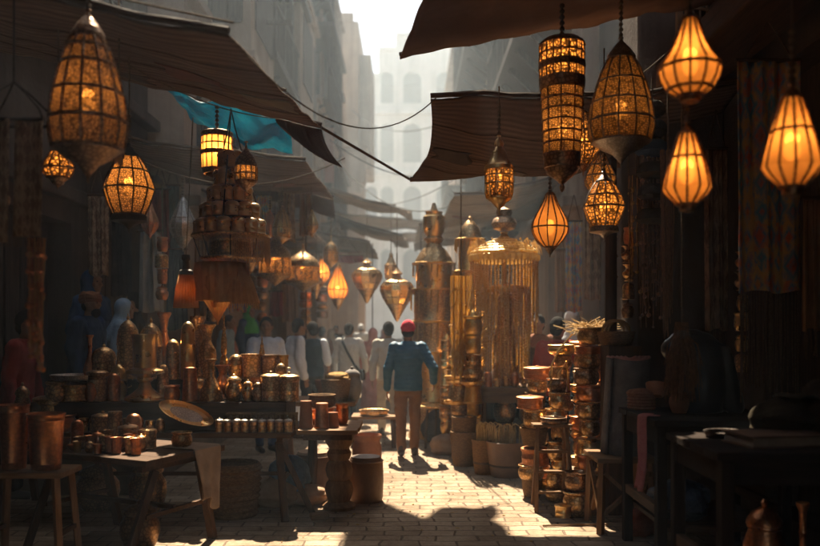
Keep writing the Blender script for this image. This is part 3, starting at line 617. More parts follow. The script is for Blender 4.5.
# -- brown row on the right
lantern('amber glass double cone lantern with dark ribs, hanging highest beside the lattice panel', 690, 12, 102, 59, 3.7, 'dcone', PINKGLASS, 2.6, BRONZE, 12, (.14, .38), top=3.75, bulbz=.40)
lantern('amber glass drop lantern hanging directly below the double cone lantern', 687, 122, 212, 46, 3.9, 'dropcone', PINKGLASS, 2.4, BRONZE, 12, (.6,), top=2.76, bulbz=.40)
lantern('amber glass drop lantern hanging alone in front of the patterned rug', 792, 84, 196, 56, 3.5, 'dropcone', PINKGLASS, 2.4, BRONZE, 12, (.58,), top=3.74, bulbz=.40)
lantern('large pear shaped silver ribbed lantern with pierced panels, beside the tall drum lantern', 621, 38, 168, 64, 5.2, 'tear', FILIFINE, 1.0, SILVER, 12, (.36, .50, .66), top=3.95)
lantern('faceted lattice lantern glowing gold, hanging below the pear shaped silver lantern', 604, 172, 242, 40, 5.9, 'gem', FILI, 2.6, SILVER, 10, (.50, .66), top=3.75)
lantern('dim silver dome lantern half hidden behind the faceted lattice lantern', 600, 148, 205, 30, 6.5, 'bulb', FILIFINE, .15, SILVER, 10, (.5, .7), top=3.75)
lantern('amber pierced lantern peeking out behind the tall drum lantern', 583, 108, 176, 34, 6.6, 'onion', FILI, 2.0, BRONZE, 10, (.45, .65), top=3.75)
lantern('slim brass lantern with domed cap and bead tip, before the second awning', 499, 136, 216, 28, 6.4, 'slim', FILI, 1.6, SMOOTHBRASS, 12, (.4, .5), top=3.62)
lantern('small onion shaped amber glass lantern hanging beside the gilded stall', 550, 190, 258, 36, 6.6, 'onion', PINKGLASS, 1.6, BRONZE, 12, (.45,), top=3.7)
# -- tall drum lantern
def drum(label, px, pt, pb, w, y, tiers, top, power, seg=18, fil=FILI, name='lantern'):
    loc = P(px, pb, y); H = (pb - pt) / F * y; Rr = w / 2 / F * y; t = thing(name, label, 'lantern', loc, .3)
    bs = MB().lathe([(.004, 0), (.014, .012 * H / .9), (.02, .03 * H), (.012, .05 * H), (.3 * Rr, .08 * H), (.68 * Rr, .12 * H), (.74 * Rr, .15 * H)], 24); bs.build('base', BRONZE, t)
    MB().lathe([(1.04 * Rr, .935 * H), (1.02 * Rr, .95 * H), (.8 * Rr, .975 * H), (.35 * Rr, .995 * H), (.03, H), (.012, H + .03)], 24).build('cap', BRONZE, t)
    fr = MB(); gl = MB(); gl2 = MB()
    for (z0, z1, r0, r1, rows_, kind) in tiers:
        if kind == 'band':
            fr.lathe([(r0 * Rr, z0 * H), (r0 * Rr + .008, z0 * H + .004), (r1 * Rr + .008, z1 * H - .004), (r1 * Rr, z1 * H)], 24, close=False); continue
        (gl if kind == 'glass' else gl2).lathe([(r0 * Rr, z0 * H), (r1 * Rr, z1 * H)], seg, close=False)
        for k in range(seg if kind == 'glass' else seg // 2):
            a = 2 * PI * k / (seg if kind == 'glass' else seg // 2); fr.tube([(r0 * Rr * math.cos(a), r0 * Rr * math.sin(a), z0 * H), (r1 * Rr * math.cos(a), r1 * Rr * math.sin(a), z1 * H)], .0065, 5)
        for j in range(rows_ + 1):
            q = j / rows_; r = (r0 + (r1 - r0) * q) * Rr; z = (z0 + (z1 - z0) * q) * H; fr.lathe([(r - .004, z - .006), (r + .008, z - .006), (r + .008, z + .006), (r - .004, z + .006)], seg, close=False)
    gl.build('glass', PINKGLASS if fil is None else fil, t, ang=60); fr.build('frame', BRONZE, t)
    if gl2.v: gl2.build('pierced_wall', FILIFINE, t, ang=60)
    cb = MB(); cb.tube([(0, 0, H + .02), (0, 0, top - loc.z)], .007, 6)
    for k in range(5): cb.lathe([(.014, -.014), (.02, 0), (.014, .014)], 8, (0, 0, H + .05 + .04 * k))
    cb.build('hanging_chain', IRON, t)
    for z, p in power:
        MB().ell((0, 0, z * H), (.022, .022, .03), 10).build('bulb', BULB, t)
        l = bpy.data.lights.new('lamp', 'POINT'); l.energy = p; l.color = (1, .60, .24); l.shadow_soft_size = .03
        o = bpy.data.objects.new('lamp', l); COL.objects.link(o); o.parent = t; o.location = (0, 0, z * H + .05)
    return t
drum('tall drum lantern with lit window bands and pierced lower wall, before the striped awning', 562, 36, 192, 45, 5.6,
     [(.15, .24, .74, .78, 1, 'band'), (.24, .66, .80, .92, 6, 'pierced'), (.66, .72, .95, .98, 1, 'band'), (.72, .79, .98, .99, 1, 'glass'), (.79, .82, .99, .99, 1, 'band'), (.82, .94, .99, .98, 2, 'glass')], 3.95, [(.36, .3), (.80, .9)])
# -- left row
def ribcap(t, Rr, H): pass
lantern('huge pear shaped copper lantern with pierced amber panels, hanging nearest beside the cloth rack', 88, 10, 184, 74, 4.05, 'tear', FILIFINE, 1.1, BRONZE, 12, (.36, .52, .68, .78), top=3.46, bulbz=.45, ribw=.008)
lantern('glowing faceted lantern with square lattice panes, hanging below the huge pear shaped lantern', 129, 144, 234, 48, 5.6, 'gem', FILIFINE, 3.2, IRON, 10, (.50, .70), top=3.75, bulbz=.50)
lantern('small dim pierced lantern hanging between the cloth rack and the huge pear shaped lantern', 58, 142, 190, 30, 5.0, 'bulb', FILI, .5, BRONZE, 10, (.45,), top=3.8)
lantern('unlit silver pear shaped lantern in shade before the pale hung garment', 183, 196, 252, 26, 9.0, 'bulb', SILVER, 0, SILVER, 12, (.4, .6), top=3.4)
lantern('tiny pierced lantern hooked on the front of the hanging cup tower', 246, 142, 192, 22, 6.55, 'dome', FILIFINE, .25, BRONZE, 12, (.36,), top=2.99)
# orange thread tassel beside the lattice lantern
t = thing('thread_tassel', 'loose orange thread tassel hanging above the faceted lattice lantern', 'tassel', P(119, 166, 4.9)); mb = MB()
for k in range(46):
    a = rng.uniform(0, 6.28); r = rng.uniform(0, .04); mb.tube([(r * .3 * math.cos(a), r * .3 * math.sin(a), .20), (r * .8 * math.cos(a), r * .8 * math.sin(a), .1), (r * 1.1 * math.cos(a), r * 1.1 * math.sin(a), rng.uniform(0, .03))], .0022, 4)
mb.build('threads', ORSILK, t); MB().tube([(0, 0, .19), (0, 0, 1.1)], .006).build('hanging_cord', CORD, t)
# dim brass lanterns further down the lane
for k, (lab, px, pt, pb, w, y, sh, m, pw) in enumerate([
  ('domed brass lantern with glowing band, first of the pair under the dark awnings', 275, 232, 286, 32, 11.5, 'dome', FILI, 5.),
  ('wide domed brass lantern with glowing band, beside the smaller domed lantern', 303, 244, 292, 34, 12.2, 'dome', FILI, 5.),
  ('orange glowing lantern half lost in haze above the crowd', 338, 262, 312, 20, 14., 'bulb', PINKGLASS, 8.),
  ('heart shaped brass lantern catching the sun above the man with the strap', 367, 258, 304, 30, 14.5, 'heart', SMOOTHBRASS, 0),
  ('larger heart shaped brass lantern leaning beside the brass tower', 397, 268, 322, 34, 13., 'heart', SMOOTHBRASS, 0),
  ('thin brass lantern hanging above the larger heart shaped lantern', 391, 252, 286, 12, 15., 'slim', SMOOTHBRASS, 0),
  ('small dull brass lantern among the shaded garments', 250, 238, 276, 16, 12.8, 'bulb', OLDBRASS, 0),
  ('round orange lantern glowing deep under the shaded awnings', 322, 256, 288, 16, 16., 'onion', PINKGLASS, 9.),
]): lantern(lab, px, pt, pb, w, y, sh, m, pw, OLDBRASS, 12, (.45,), top=min(4.2, PZ(pt, y) + .9), ribw=.008)

# ------------------------------------------------------------------ metal wares
V = {
 'cup': [(0, .0), (.74, .0), (.76, .03), (.72, .08), (.80, .4), (.82, .42), (.80, .45), (.93, .9), (1, .95), (1, 1), (.93, .985), (.72, .4), (.66, .12), (0, .1)],
 'bucket': [(0, 0), (.74, 0), (.76, .02), (.78, .1), (.8, .11), (.78, .13), (.93, .86), (.96, .88), (.93, .9), (.96, .96), (1, .98), (.98, 1), (.93, .98), (.76, .2), (.7, .08), (0, .06)],
 'drum': [(0, 0), (.96, 0), (1, .03), (.95, .07), (.95, .33), (.98, .35), (.95, .38), (.95, .66), (1, .68), (1, .7), (.94, .71)],
 'canister': [(0, 0), (.96, 0), (1, .03), (.95, .06), (.95, .28), (.985, .3), (.95, .33), (.95, .6), (.9, .62)],
 'canisterlid': [(.92, .61), (1.03, .625), (1.04, .70), (1.0, .73), (.96, .80), (.82, .88), (.55, .935), (.2, .955), (.12, .965), (.13, .99), (0, 1)],
 'drumlid': [(.97, .7), (1.03, .715), (1.04, .82), (.98, .85), (.8, .88), (.45, .91), (.14, .915), (.10, .93), (.16, .96), (.13, .99), (0, 1)],
 'dome': [(0, 0), (.9, 0), (.94, .02), (.84, .05), (.80, .10), (.95, .2), (.98, .32), (.92, .44), (.96, .46), (.96, .5), (.9, .51)],
 'domelid': [(.92, .5), (1.02, .515), (1.0, .55), (.96, .64), (.86, .74), (.62, .82), (.3, .875), (.14, .89), (.10, .90), (.16, .925), (.1, .95), (.04, .965), (.05, .98), (0, 1)],
 'goblet': [(0, 0), (.92, 0), (1, .025), (.96, .06), (.62, .12), (.34, .2), (.26, .27), (.40, .31), (.40, .35), (.5, .38), (.94, .42), (.9, .46), (.56, .5), (.56, .54), (.60, .9), (.66, .97), (.64, 1), (.56, .97), (.5, .56), (0, .55)],
 'bottle': [(0, 0), (.94, 0), (1, .03), (.92, .12), (.94, .2), (.72, .34), (.4, .5), (.26, .6), (.24, .7), (.32, .72), (.26, .75), (.3, .92), (.52, .98), (.5, 1), (.22, .93), (.16, .7), (0, .69)],
 'vase': [(0, 0), (.7, 0), (.74, .03), (.5, .08), (.46, .14), (.82, .26), (1, .4), (.94, .52), (.6, .62), (.42, .7), (.5, .72), (.42, .75), (.62, .9), (.96, .98), (.92, 1), (.5, .88), (.34, .72), (0, .7)],
 'bullet': [(0, 0), (.96, 0), (1, .02), (.95, .05), (.96, .30), (1, .31), (.96, .33), (.95, .6), (1, .61), (.96, .63), (.94, .78), (.84, .88), (.6, .955), (.3, .985), (.1, .99), (0, 1)],
 'inverted': [(0, 0), (1, 0), (1, .05), (.92, .08), (.74, .9), (.78, .93), (.72, .98), (0, 1)],
 'spire': [(0, 0), (1, 0), (1, .03), (.6, .06), (.7, .1), (.9, .2), (.7, .32), (.4, .36), (.6, .4), (.55, .6), (.3, .72), (.4, .75), (.2, .8), (.1, .93), (.16, .95), (0, 1)],
 'jar': [(0, 0), (.66, 0), (.7, .03), (.84, .14), (1, .36), (.96, .54), (.76, .66), (.72, .7), (.8, .72), (.78, .74), (.7, .74)],
 'jarlid': [(.72, .73), (.84, .745), (.82, .78), (.6, .86), (.25, .91), (.12, .92), (.18, .96), (.1, .99), (0, 1)],
 'pot': [(0, 0), (.7, 0), (.82, .05), (.96, .25), (1, .45), (.95, .68), (.86, .78), (.86, .84), (1, .92), (1, .97), (.95, 1), (.84, .9), (.8, .8), (.88, .5), (.7, .12), (0, .08)],
 'bowl': [(0, 0), (.4, 0), (.44, .06), (.4, .1), (.7, .3), (.92, .65), (1, .95), (1, 1), (.94, .98), (.84, .6), (.6, .3), (0, .18)],
 'tray': [(0, 0), (.8, 0), (.9, .15), (1, .9), (1, 1), (.95, .95), (.84, .3), (0, .22)],
 'urn': [(0, 0), (.5, 0), (.55, .04), (.3, .1), (.28, .16), (.6, .28), (.95, .45), (1, .6), (.9, .72), (.6, .8), (.55, .85), (.9, .95), (.9, 1), (.5, .95), (0, .9)],
 'basket': [(0, 0), (.74, 0), (.80, .05), (.88, .3), (.95, .6), (1, .9), (1.03, .94), (1.03, .99), (.97, 1), (.92, .9), (.8, .3), (.7, .1), (0, .08)],
}
def ware(kind, label, x, y, z, w, h, m, name=None, cat=None, group=None, rz=0, handles=0, spout=False, seg=24, lm=None, lobes=0, la=0., bail=False, tilt=None):
    """one vessel, standing with its foot at (x, y, z), w wide and h high"""
    nm = name or {'cup': 'cup', 'drum': 'lidded_box', 'canister': 'canister', 'dome': 'domed_jar', 'goblet': 'goblet', 'bottle': 'bottle', 'vase': 'vase', 'bullet': 'flask', 'inverted': 'beaker', 'spire': 'ewer', 'jar': 'jar', 'pot': 'pot', 'bowl': 'bowl', 'tray': 'tray', 'urn': 'urn', 'bucket': 'bucket', 'basket': 'basket'}[kind]
    cat = cat or nm.replace('_', ' '); S = lambda pr: [(max(.0003, r * w / 2), q * h) for r, q in pr]
    lid = kind + 'lid' in V; parts = lid or handles or spout or bail
    if not parts:
        o = MB().lathe(S(V[kind]), seg, lobes=lobes, la=la).build(nm, m, loc=(x, y, z), rz=rz); tag(o, label, cat, group)
        if tilt: o.rotation_euler = (tilt[0], tilt[1], rz)
        return o
    t = thing(nm, label, cat, (x, y, z), rz, group); MB().lathe(S(V[kind]), seg, lobes=lobes, la=la).build('body', m, t)
    if lid: MB().lathe(S(V[kind + 'lid']), seg).build('lid', lm or m, t)
    for k in range(handles):
        s = 1 if k == 0 else -1; r = w / 2 * .97
        MB().tube([(s * r * .95, 0, h * .28), (s * (r + .22 * w), 0, h * .33), (s * (r + .28 * w), 0, h * .47), (s * (r + .2 * w), 0, h * .6), (s * r * .92, 0, h * .62)], max(.004, w * .03), 7).build('handle', lm or m, t)
    if spout: MB().tube([(-w * .42, 0, h * .3), (-w * .72, 0, h * .42), (-w * .86, 0, h * .68)], [w * .10, w * .06, w * .04], 8).build('spout', m, t)
    if bail: MB().tube([(w / 2 * math.cos(a), .02 * math.sin(a), h * .95 + w * .42 * math.sin(a)) for a in [PI * i / 12 for i in range(13)]], .006, 6).build('handle', IRON, t)
    return t
def pw(kind, label, px, y, z, w, h, m, **k): return ware(kind, label, PX(px, y), y, z, w / F * y, h / F * y, m, **k)

# ------------------------------------------------------------------ tables
def trestle(label, c, u, v, L, D, z, th=.045, wood_=WOOD, legs='A', name='trestle_table', inset=.12):
    """table top with near corner at c, long side along u (length L), depth along v (D)"""
    c = Vector((c[0], c[1], 0)); u = Vector((u[0], u[1], 0)).normalized(); v = Vector((v[0], v[1], 0)).normalized()
    t = thing(name, label, 'table', c); pt = lambda a, b, zz: u * a + v * b + Vector((0, 0, zz))
    n = max(2, round(D / .19)); mb = MB()
    for i in range(n):     # boards, with worn uneven edges
        b0, b1 = D * i / n + .002, D * (i + 1) / n - .002; e0, e1 = rng.uniform(-.012, .012), rng.uniform(-.012, .012)
        q = [pt(e0, b0, z - th), pt(L + e1, b0, z - th), pt(L + e1, b1, z - th), pt(e0, b1, z - th), pt(e0, b0, z), pt(L + e1, b0, z), pt(L + e1, b1, z), pt(e0, b1, z)]
        mb.add(q, [(0, 3, 2, 1), (4, 5, 6, 7), (0, 1, 5, 4), (1, 2, 6, 5), (2, 3, 7, 6), (3, 0, 4, 7)])
    mb.build('tabletop', wood_, t, smooth=False, bevel=.005)
    zz = z - th - .002
    if legs == 'A':
        for a in (inset, L - inset):
            last = a > L / 2 and L > 2
            MB().bar(pt(a, D * .08, zz - .03), pt(a, D * .92, zz - .03), .05, .05).build('crosspiece', WOOD, t, smooth=False)
            for s, d in ((.22, -.03), (.78, D * 1.0 + .0)):
                MB().bar(pt(a - .03, D * (s if not (last and s > .5) else .2), zz - .055), pt(a + (.06 if s < .5 else -.02), D * (s - .22 if s < .5 else s + .2), 0) if not (last and s > .5) else pt(a + .27, D * .30, 0), .062, .05).build('leg', PALEWOODZ if legs == 'P' else WOODZ, t, smooth=False, bevel=.004)
            MB().bar(pt(a, D * .14, z * .42), pt(a, D * .86, z * .42), .035, .03).build('stretcher', WOOD, t, smooth=False)
        MB().bar(pt(inset, D / 2, z * .44), pt(L - inset, D / 2, z * .44), .04, .03).build('stretcher', WOOD, t, smooth=False)
    else:
        for a, b in ((.05, .05), (L - .05, .05), (.05, D - .05), (L - .05, D - .05)):
            MB().bar(pt(a, b, zz), pt(a, b, 0), .065, .065).build('leg', WOODZ, t, smooth=False, bevel=.004)
        for b in (.05, D - .05): MB().bar(pt(.085, b, zz - .05), pt(L - .085, b, zz - .05), .03, .09).build('apron', WOOD, t, smooth=False)
        for a in (.05, L - .05):
            MB().bar(pt(a, .085, zz - .05), pt(a, D - .085, zz - .05), .09, .03).build('apron', WOODY, t, smooth=False)
            MB().bar(pt(a, .085, z * .34), pt(a, D - .085, z * .34), .05, .04).build('stretcher', WOODY, t, smooth=False)
    return t
def simplebox(name, label, cat, c, d, m, bev=.006, rz=0):
    o = MB().box((0, 0, d[2] / 2), d).build(name, m, smooth=False, bevel=bev, loc=c, rz=rz); return tag(o, label, cat)
# near-left table, set at a slant, with a draped cloth
T1A, T1u, T1v = Vector((-1.85, 5.57, 0)), Vector((-.90, .43, 0)).normalized(), Vector((.43, .90, 0)).normalized()
trestle('dark plank table with hanging cloth, nearest of the brass tables', T1A, T1u, T1v, 1.25, .86, .75)
def T1(a, b, z=.75): return T1A + T1u * a + T1v * b + Vector((0, 0, z))
def cl(u, v):
    b = .50 + .30 * u + .02 * math.sin(6 * v); wdt = 1
    if v < .3: a = .30 - v / .3 * .31; z = .757 + .004 * math.sin(20 * u)
    else:
        k = (v - .3) / .7; a = -.012 - .03 * k - .025 * math.sin(15 * u + 2 * k) * k; z = .752 - k * (.34 + .16 * u + .03 * math.sin(12 * u))
        b = .50 + .30 * (u * (1 - .3 * k) + .15 * k) 
    return T1(a, b, z)
tag(MB().grid(cl, 22, 30).build('draped_cloth', LINEN, solid=.006), 'brown linen cloth draped over the corner of the nearest brass table', 'cloth')
# main table with stepped risers
trestle('long dark trestle table with stepped boxes under the main brass display', (-3.75, 6.9), (1, 0), (0, 1), 2.73, .9, .77)
simplebox('display_riser', 'low dark box riser on the long trestle table, under the goblet', 'riser', (-2.235, 7.38, .771), (2.27, .6, .249), WOOD)
simplebox('display_riser', 'upper dark box riser standing on the low one, under the domed jars', 'riser', (-2.235, 7.53, 1.0215), (2.25, .28, .178), WOOD)
# small end table with turned pedestal
t = thing('pedestal_table', 'worn wooden end table on a turned pedestal beside the long trestle table', 'table', (-.74, 7.48, 0))
mb = MB()
for i in range(4): mb.box((rng.uniform(-.01, .01), -.3 + .2 * i, .75), (.54, .195, .04))
mb.build('tabletop', PALEWOOD, t, smooth=False, bevel=.005); MB().box((0, 0, .70), (.44, .66, .058)).build('apron', WOODY, t, smooth=False, bevel=.006)
MB().lathe([(.15, 0), (.155, .03), (.13, .05), (.10, .07), (.12, .12), (.135, .18), (.12, .24), (.095, .27), (.115, .30), (.13, .36), (.115, .42), (.09, .45), (.11, .49), (.115, .52), (.09, .56), (.13, .62), (.14, .671)], 22, (.08, -.05, 0)).build('pedestal', PALEWOODZ, t)
MB().lathe([(.05, 0), (.04, .2), (.05, .4), (.04, .671)], 12, (-.2, .22, 0)).build('leg', WOODZ, t)
# stool with copper buckets at the left edge
t = thing('stool', 'rough wooden stool carrying two copper buckets', 'stool', (-2.59, 5.45, 0)); MB().box((0, 0, .70), (.56, .34, .04)).build('seat', PALEWOOD, t, smooth=False, bevel=.006)
for sx in (-1, 1):
    for sy in (-1, 1): MB().bar((sx * .22, sy * .12, .679), (sx * .27, sy * .16, 0), .04).build('leg', PALEWOODZ, t, smooth=False)
    MB().bar((sx * .245, -.12, .3), (sx * .245, .12, .3), .03).build('stretcher', WOODY, t, smooth=False)
# ------------------------------------------------------------------ goods on the left tables
pw('bucket', 'tall copper bucket with pale rim, standing on the stool nearer the lane', 46, 5.42, .7205, 37, 56, COPPER, seg=32)
pw('bucket', 'tall reddish copper bucket with round body, standing on the stool at the picture edge', 14, 5.45, .7205, 30, 64, COPPER, handles=1, seg=32)
# near table
for k in range(6):
    q = T1(.28 + .085 * k, .20 + .03 * math.sin(k * 2.1)); ware('cup', f'small fluted copper cup, {ORD[k]} from the draped cloth in the front row', q.x, q.y, q.z + .001, .092, .115, [COPPER, OLDBRASS, COPPER][k % 3], group='fluted cups along the front of the nearest table', lobes=10, la=.035, seg=40)
for k, (a, b, w, h, kd, m, lab) in enumerate([
  (.42, .46, .14, .17, 'drum', OLDBRASS, 'squat round brass box behind the fluted cups, nearest the draped cloth'),
  (.60, .44, .15, .19, 'drum', BRONZE, 'squat dark bronze box behind the middle of the fluted cups'),
  (.72, .62, .13, .24, 'bullet', COPPER, 'plain copper cylinder standing behind the squat bronze box'),
  (.86, .56, .15, .26, 'inverted', OLDBRASS, 'broad brass beaker standing behind the fluted cups, near the stool'),
  (.86, .22, .12, .09, 'bowl', OLDBRASS, 'small brass bowl at the stool end of the fluted cup row'),
  (.98, .14, .13, .085, 'bowl', TERRA, 'small orange clay bowl beside the small brass bowl'),
  (1.06, .36, .10, .20, 'bullet', COPPER, 'slim copper flask behind the orange clay bowl'),
  (.22, .62, .16, .12, 'pot', OLDBRASS, 'small round brass pot beside the draped cloth'),
  (1.10, .66, .18, .24, 'drum', OLDBRASS, 'engraved brass box at the shaded back corner of the nearest table'),
]):
    q = T1(a, b); ware(kd, lab, q.x, q.y, .751, w, h, m)
zA, zB, zC = .771, 1.021, 1.2005
LW = [  # kind, label, px, y, z, w, h, metal, extras
 ('goblet', 'tall polished brass goblet with flared foot, centre of the display', 145, 7.2, zB, 40, 67, SMOOTHBRASS, {}),
 ('inverted', 'upturned copper beaker standing beside the bell shaped bottle', 190, 7.2, zB, 17, 34, COPPER, {}),
 ('bottle', 'bell shaped brass bottle with flared lip, standing before the spire ewer', 211, 7.2, zB, 24, 42, OLDBRASS, {}),
 ('jar', 'small domed brass jar standing beside the bell shaped bottle', 234, 7.22, zB, 18, 27, OLDBRASS, {}),
 ('jar', 'first of two little lidded jars before the stacked brass pots', 248, 7.18, zB, 12, 22, OLDBRASS, {}),
 ('jar', 'second of two little lidded jars, touching the engraved drum box', 258, 7.16, zB, 11, 21, BRONZE, {}),
 ('drum', 'engraved drum box standing beside the little lidded jars', 271, 7.2, zB, 21, 30, OLDBRASS, {}),
 ('drum', 'engraved drum box at the lane end of the low riser', 289, 7.22, zB, 21, 29, OLDBRASS, {}),
 ('pot', 'small copper pot beside the goblet foot', 172, 7.18, zB, 16, 16, COPPER, {}),
 ('drum', 'tall dark box standing behind the goblet foot, towards the vendors', 98, 7.2, zB, 22, 34, BRONZE, {}),
 ('bullet', 'narrow copper flask standing between dark box and goblet', 114, 7.2, zB, 13, 28, COPPER, {}),
 ('drum', 'wide embossed brass drum under the ornate plate', 76, 7.25, zB, 40, 20, OLDBRASS, {}),
 ('dome', 'domed brass jar with finial, first of the tall pair before the pale blue scarf', 128, 7.5, zC, 22, 66, OLDBRASS, {'handles': 1}),
 ('dome', 'domed brass jar with finial, second of the tall pair, beside the slim flask', 151, 7.5, zC, 23, 63, OLDBRASS, {}),
 ('bullet', 'slim round topped flask next to the second domed jar', 173, 7.46, zC, 14, 40, OLDBRASS, {}),
 ('bullet', 'tallest round topped brass flask, beside the hourglass vase', 188, 7.46, zC, 15, 58, SMOOTHBRASS, {}),
 ('vase', 'hourglass brass vase with wide mouth, standing under the orange silk cone', 207, 7.5, zC, 19, 55, OLDBRASS, {}),
 ('spire', 'slender spire shaped ewer standing behind the bell shaped bottle', 224, 7.52, zC, 10, 66, OLDBRASS, {}),
 ('dome', 'small domed jar next to the slender spire ewer', 236, 7.5, zC, 16, 28, OLDBRASS, {}),
 ('bucket', 'wide brass bucket with worked rim, first of two behind the drum boxes', 252, 7.5, zC, 23, 25, OLDBRASS, {}),
 ('bucket', 'wide brass bucket with worked rim, second of two, towards the lane', 270, 7.52, zC, 21, 24, BRONZE, {}),
 ('vase', 'swan necked copper vase half hidden behind the slim flask', 164, 7.6, zC, 15, 66, COPPER, {}),
]
for kd, lab, px, y, z, w, h, m, ex in LW: pw(kd, lab, px, y, z, w, h, m, **ex)
zz = zB + 20 / F * 7.25
pw('tray', 'ornate embossed plate lying on the wide brass drum', 76, 7.25, zz + .001, 48, 6, SILVER, name='plate', cat='plate', lobes=16, la=.02, seg=48)
ware('jar', 'dark shouldered bottle at the shaded end of the long table', -3.5, 7.2, zA, .15, .42, BRONZE, name='bottle', cat='bottle')
ware('drum', 'big embossed brass drum at the shaded end of the long table', -3.22, 7.25, zA + .0, .38, .33, OLDBRASS)
ware('pot', 'low copper pot in front of the big embossed drum', -3.05, 7.02, zA, .22, .15, COPPER)
for kd, lab, px, y, z, w, h, m, ex in [
 ('dome', 'long necked brass coffee pot with curved spout, at the vendor side of the goblet', 119, 7.35, zB, 17, 40, SMOOTHBRASS, dict(handles=1, spout=True, rz=.4, name='coffee_pot', cat='coffee pot')),
 ('jar', 'round brass teapot with spout, beside the upturned copper beaker', 197, 7.4, zB, 20, 24, OLDBRASS, dict(handles=1, spout=True, rz=-.3, name='teapot', cat='teapot')),
 ('vase', 'short flared brass vase between teapot and bell shaped bottle', 222, 7.4, zB, 14, 34, COPPER, {}),
 ('bucket', 'small copper mug with handle behind the little lidded jars', 258, 7.36, zB, 16, 22, COPPER, dict(handles=1, rz=.3, name='mug', cat='mug')),
 ('bullet', 'short brass flask behind the first engraved drum box', 281, 7.38, zB, 12, 36, OLDBRASS, {}),
 ('goblet', 'small brass goblet at the lane end of the upper riser', 284, 7.5, zC, 15, 24, SMOOTHBRASS, {}),
 ('spire', 'short spire topped ewer between the pair of wide buckets', 262, 7.6, zC, 10, 44, OLDBRASS, {}),
 ('urn', 'two tiered brass urn behind the hourglass vase', 198, 7.63, zC, 17, 62, BRONZE, {}),
 ('dome', 'broad domed box at the shaded end of the upper riser', 104, 7.52, zC, 24, 36, OLDBRASS, {}),
 ('bottle', 'narrow necked copper bottle beside the broad domed box', 90, 7.5, zC, 14, 44, COPPER, {}),
 ('pot', 'squat brass pot at the shaded end of the low riser, before the drum', 58, 7.15, zB, 24, 20, OLDBRASS, {}),
 ('jar', 'small lidded jar beside the squat brass pot, under the ornate plate', 92, 7.14, zB, 14, 22, COPPER, {}),
 ('bullet', 'slim brass flask between the goblet and the upturned copper beaker', 163, 7.3, zB, 12, 36, OLDBRASS, {}),
]: pw(kd, lab, px, y, z, w, h, m, **ex)
for k in range(5):
    q = T1(.36 + .11 * k, .33 + .02 * math.sin(k * 3)); ware(['jar', 'cup', 'bowl', 'cup', 'jar'][k], ['tiny lidded jar behind the cups nearest the draped cloth', 'plain copper cup with wide rim in the second row', 'shallow copper bowl in the middle of the second row', 'narrow copper cup with dark rim in the second row', 'tiny round jar in the second row near the stool'][k], q.x, q.y, .751, [.09, .10, .14, .085, .10][k], [.13, .12, .06, .14, .13][k], [OLDBRASS, COPPER, COPPER, OLDBRASS, COPPER][k])
for k in range(7):
    q = T1(.56 + .095 * k, .10 + .02 * math.sin(k * 2.7)); ware(['cup', 'jar', 'cup', 'bowl'][k % 4], f'tiny bright copper vessel in the foremost row of the nearest table, {ORD[k]} from the lane', q.x, q.y, .751, .07, [.07, .09, .08, .045][k % 4], [COPPER, OLDBRASS, SMOOTHBRASS][k % 3], name='tiny_vessel', cat='cup', group='tiny vessels in the foremost row')
for k in range(8):
    ware(['jar', 'cup', 'canister', 'cup'][k % 4], f'small brass vessel on the long table edge, {ORD[k]} from the tilted platter', PX(160 - 11 * k, 6.96), 6.97 + .015 * (k % 2), zA, .085, [.13, .10, .14, .12][k % 4], [OLDBRASS, SMOOTHBRASS, COPPER][k % 3], name='small_vessel', cat='jar', group='small vessels along the edge of the long table')
# front of the long table: ribbed basket tray with rows of cups
def ribbox(label, c, d, m, name, cat):
    t = thing(name, label, cat, c); mb = MB(); L, D, H = d
    n = int(L / .028)
    for i in range(n):
        x = -L / 2 + L * (i + .5) / n; mb.cap((x, -D / 2, .01), (x, -D / 2, H - .012), .0145, None, 8); mb.cap((x, D / 2, .01), (x, D / 2, H - .012), .0145, None, 8)
    mb.box((0, 0, H * .4), (L, D - .01, H * .8)); mb.build('side', m, t)
    rm = MB(); rm.tube([(-L / 2, -D / 2, H), (L / 2, -D / 2, H), (L / 2, D / 2, H), (-L / 2, D / 2, H), (-L / 2, -D / 2, H)], .013, 8); rm.build('rim', m, t); return t
ribbox('long ribbed dark basket tray behind the row of bright topped cups', (PX(262, 7.03), 7.05, zA), (.62, .05, .15), WICKER, 'basket_tray', 'basket')
for k in range(9):
    x = PX(219.5 + 8.6 * k, 6.97); ware('drum', f'small bright topped brass canister, {ORD[k]} from the tilted platter in the front row', x, 6.965 - .012 * (k % 2), zA, .074, .125, [OLDBRASS, BRONZE][k % 3 == 1], group='bright topped canisters in the front row', name='canister', lm=SUNLID, seg=18)
# tilted oval platter
t = thing('platter', 'long oval brass platter leaning on the front of the low riser', 'platter', (PX(186, 6.98), 6.99, zA)); M3 = Matrix.Rotation(R(20), 3, 'Y') @ Matrix.Rotation(R(48), 3, 'X')
pl = [(0, 0), (.8, 0), (.86, .006), (1, .03), (1.01, .034), (1, .038), (.85, .014), (0, .010)]
MB().lathe([(max(.0004, r * .5), z) for r, z in pl], 40, (0, .0, .145), M3 @ Matrix.Diagonal((.50, .20, 1))).build('dish', SMOOTHBRASS, t); MB().lathe([(max(.0004, .3 * r), .012 + .002 * r) for r in (0, .6, 1)], 30, (0, .0, .145), M3 @ Matrix.Diagonal((.50, .20, 1))).build('medallion', SILVER, t)
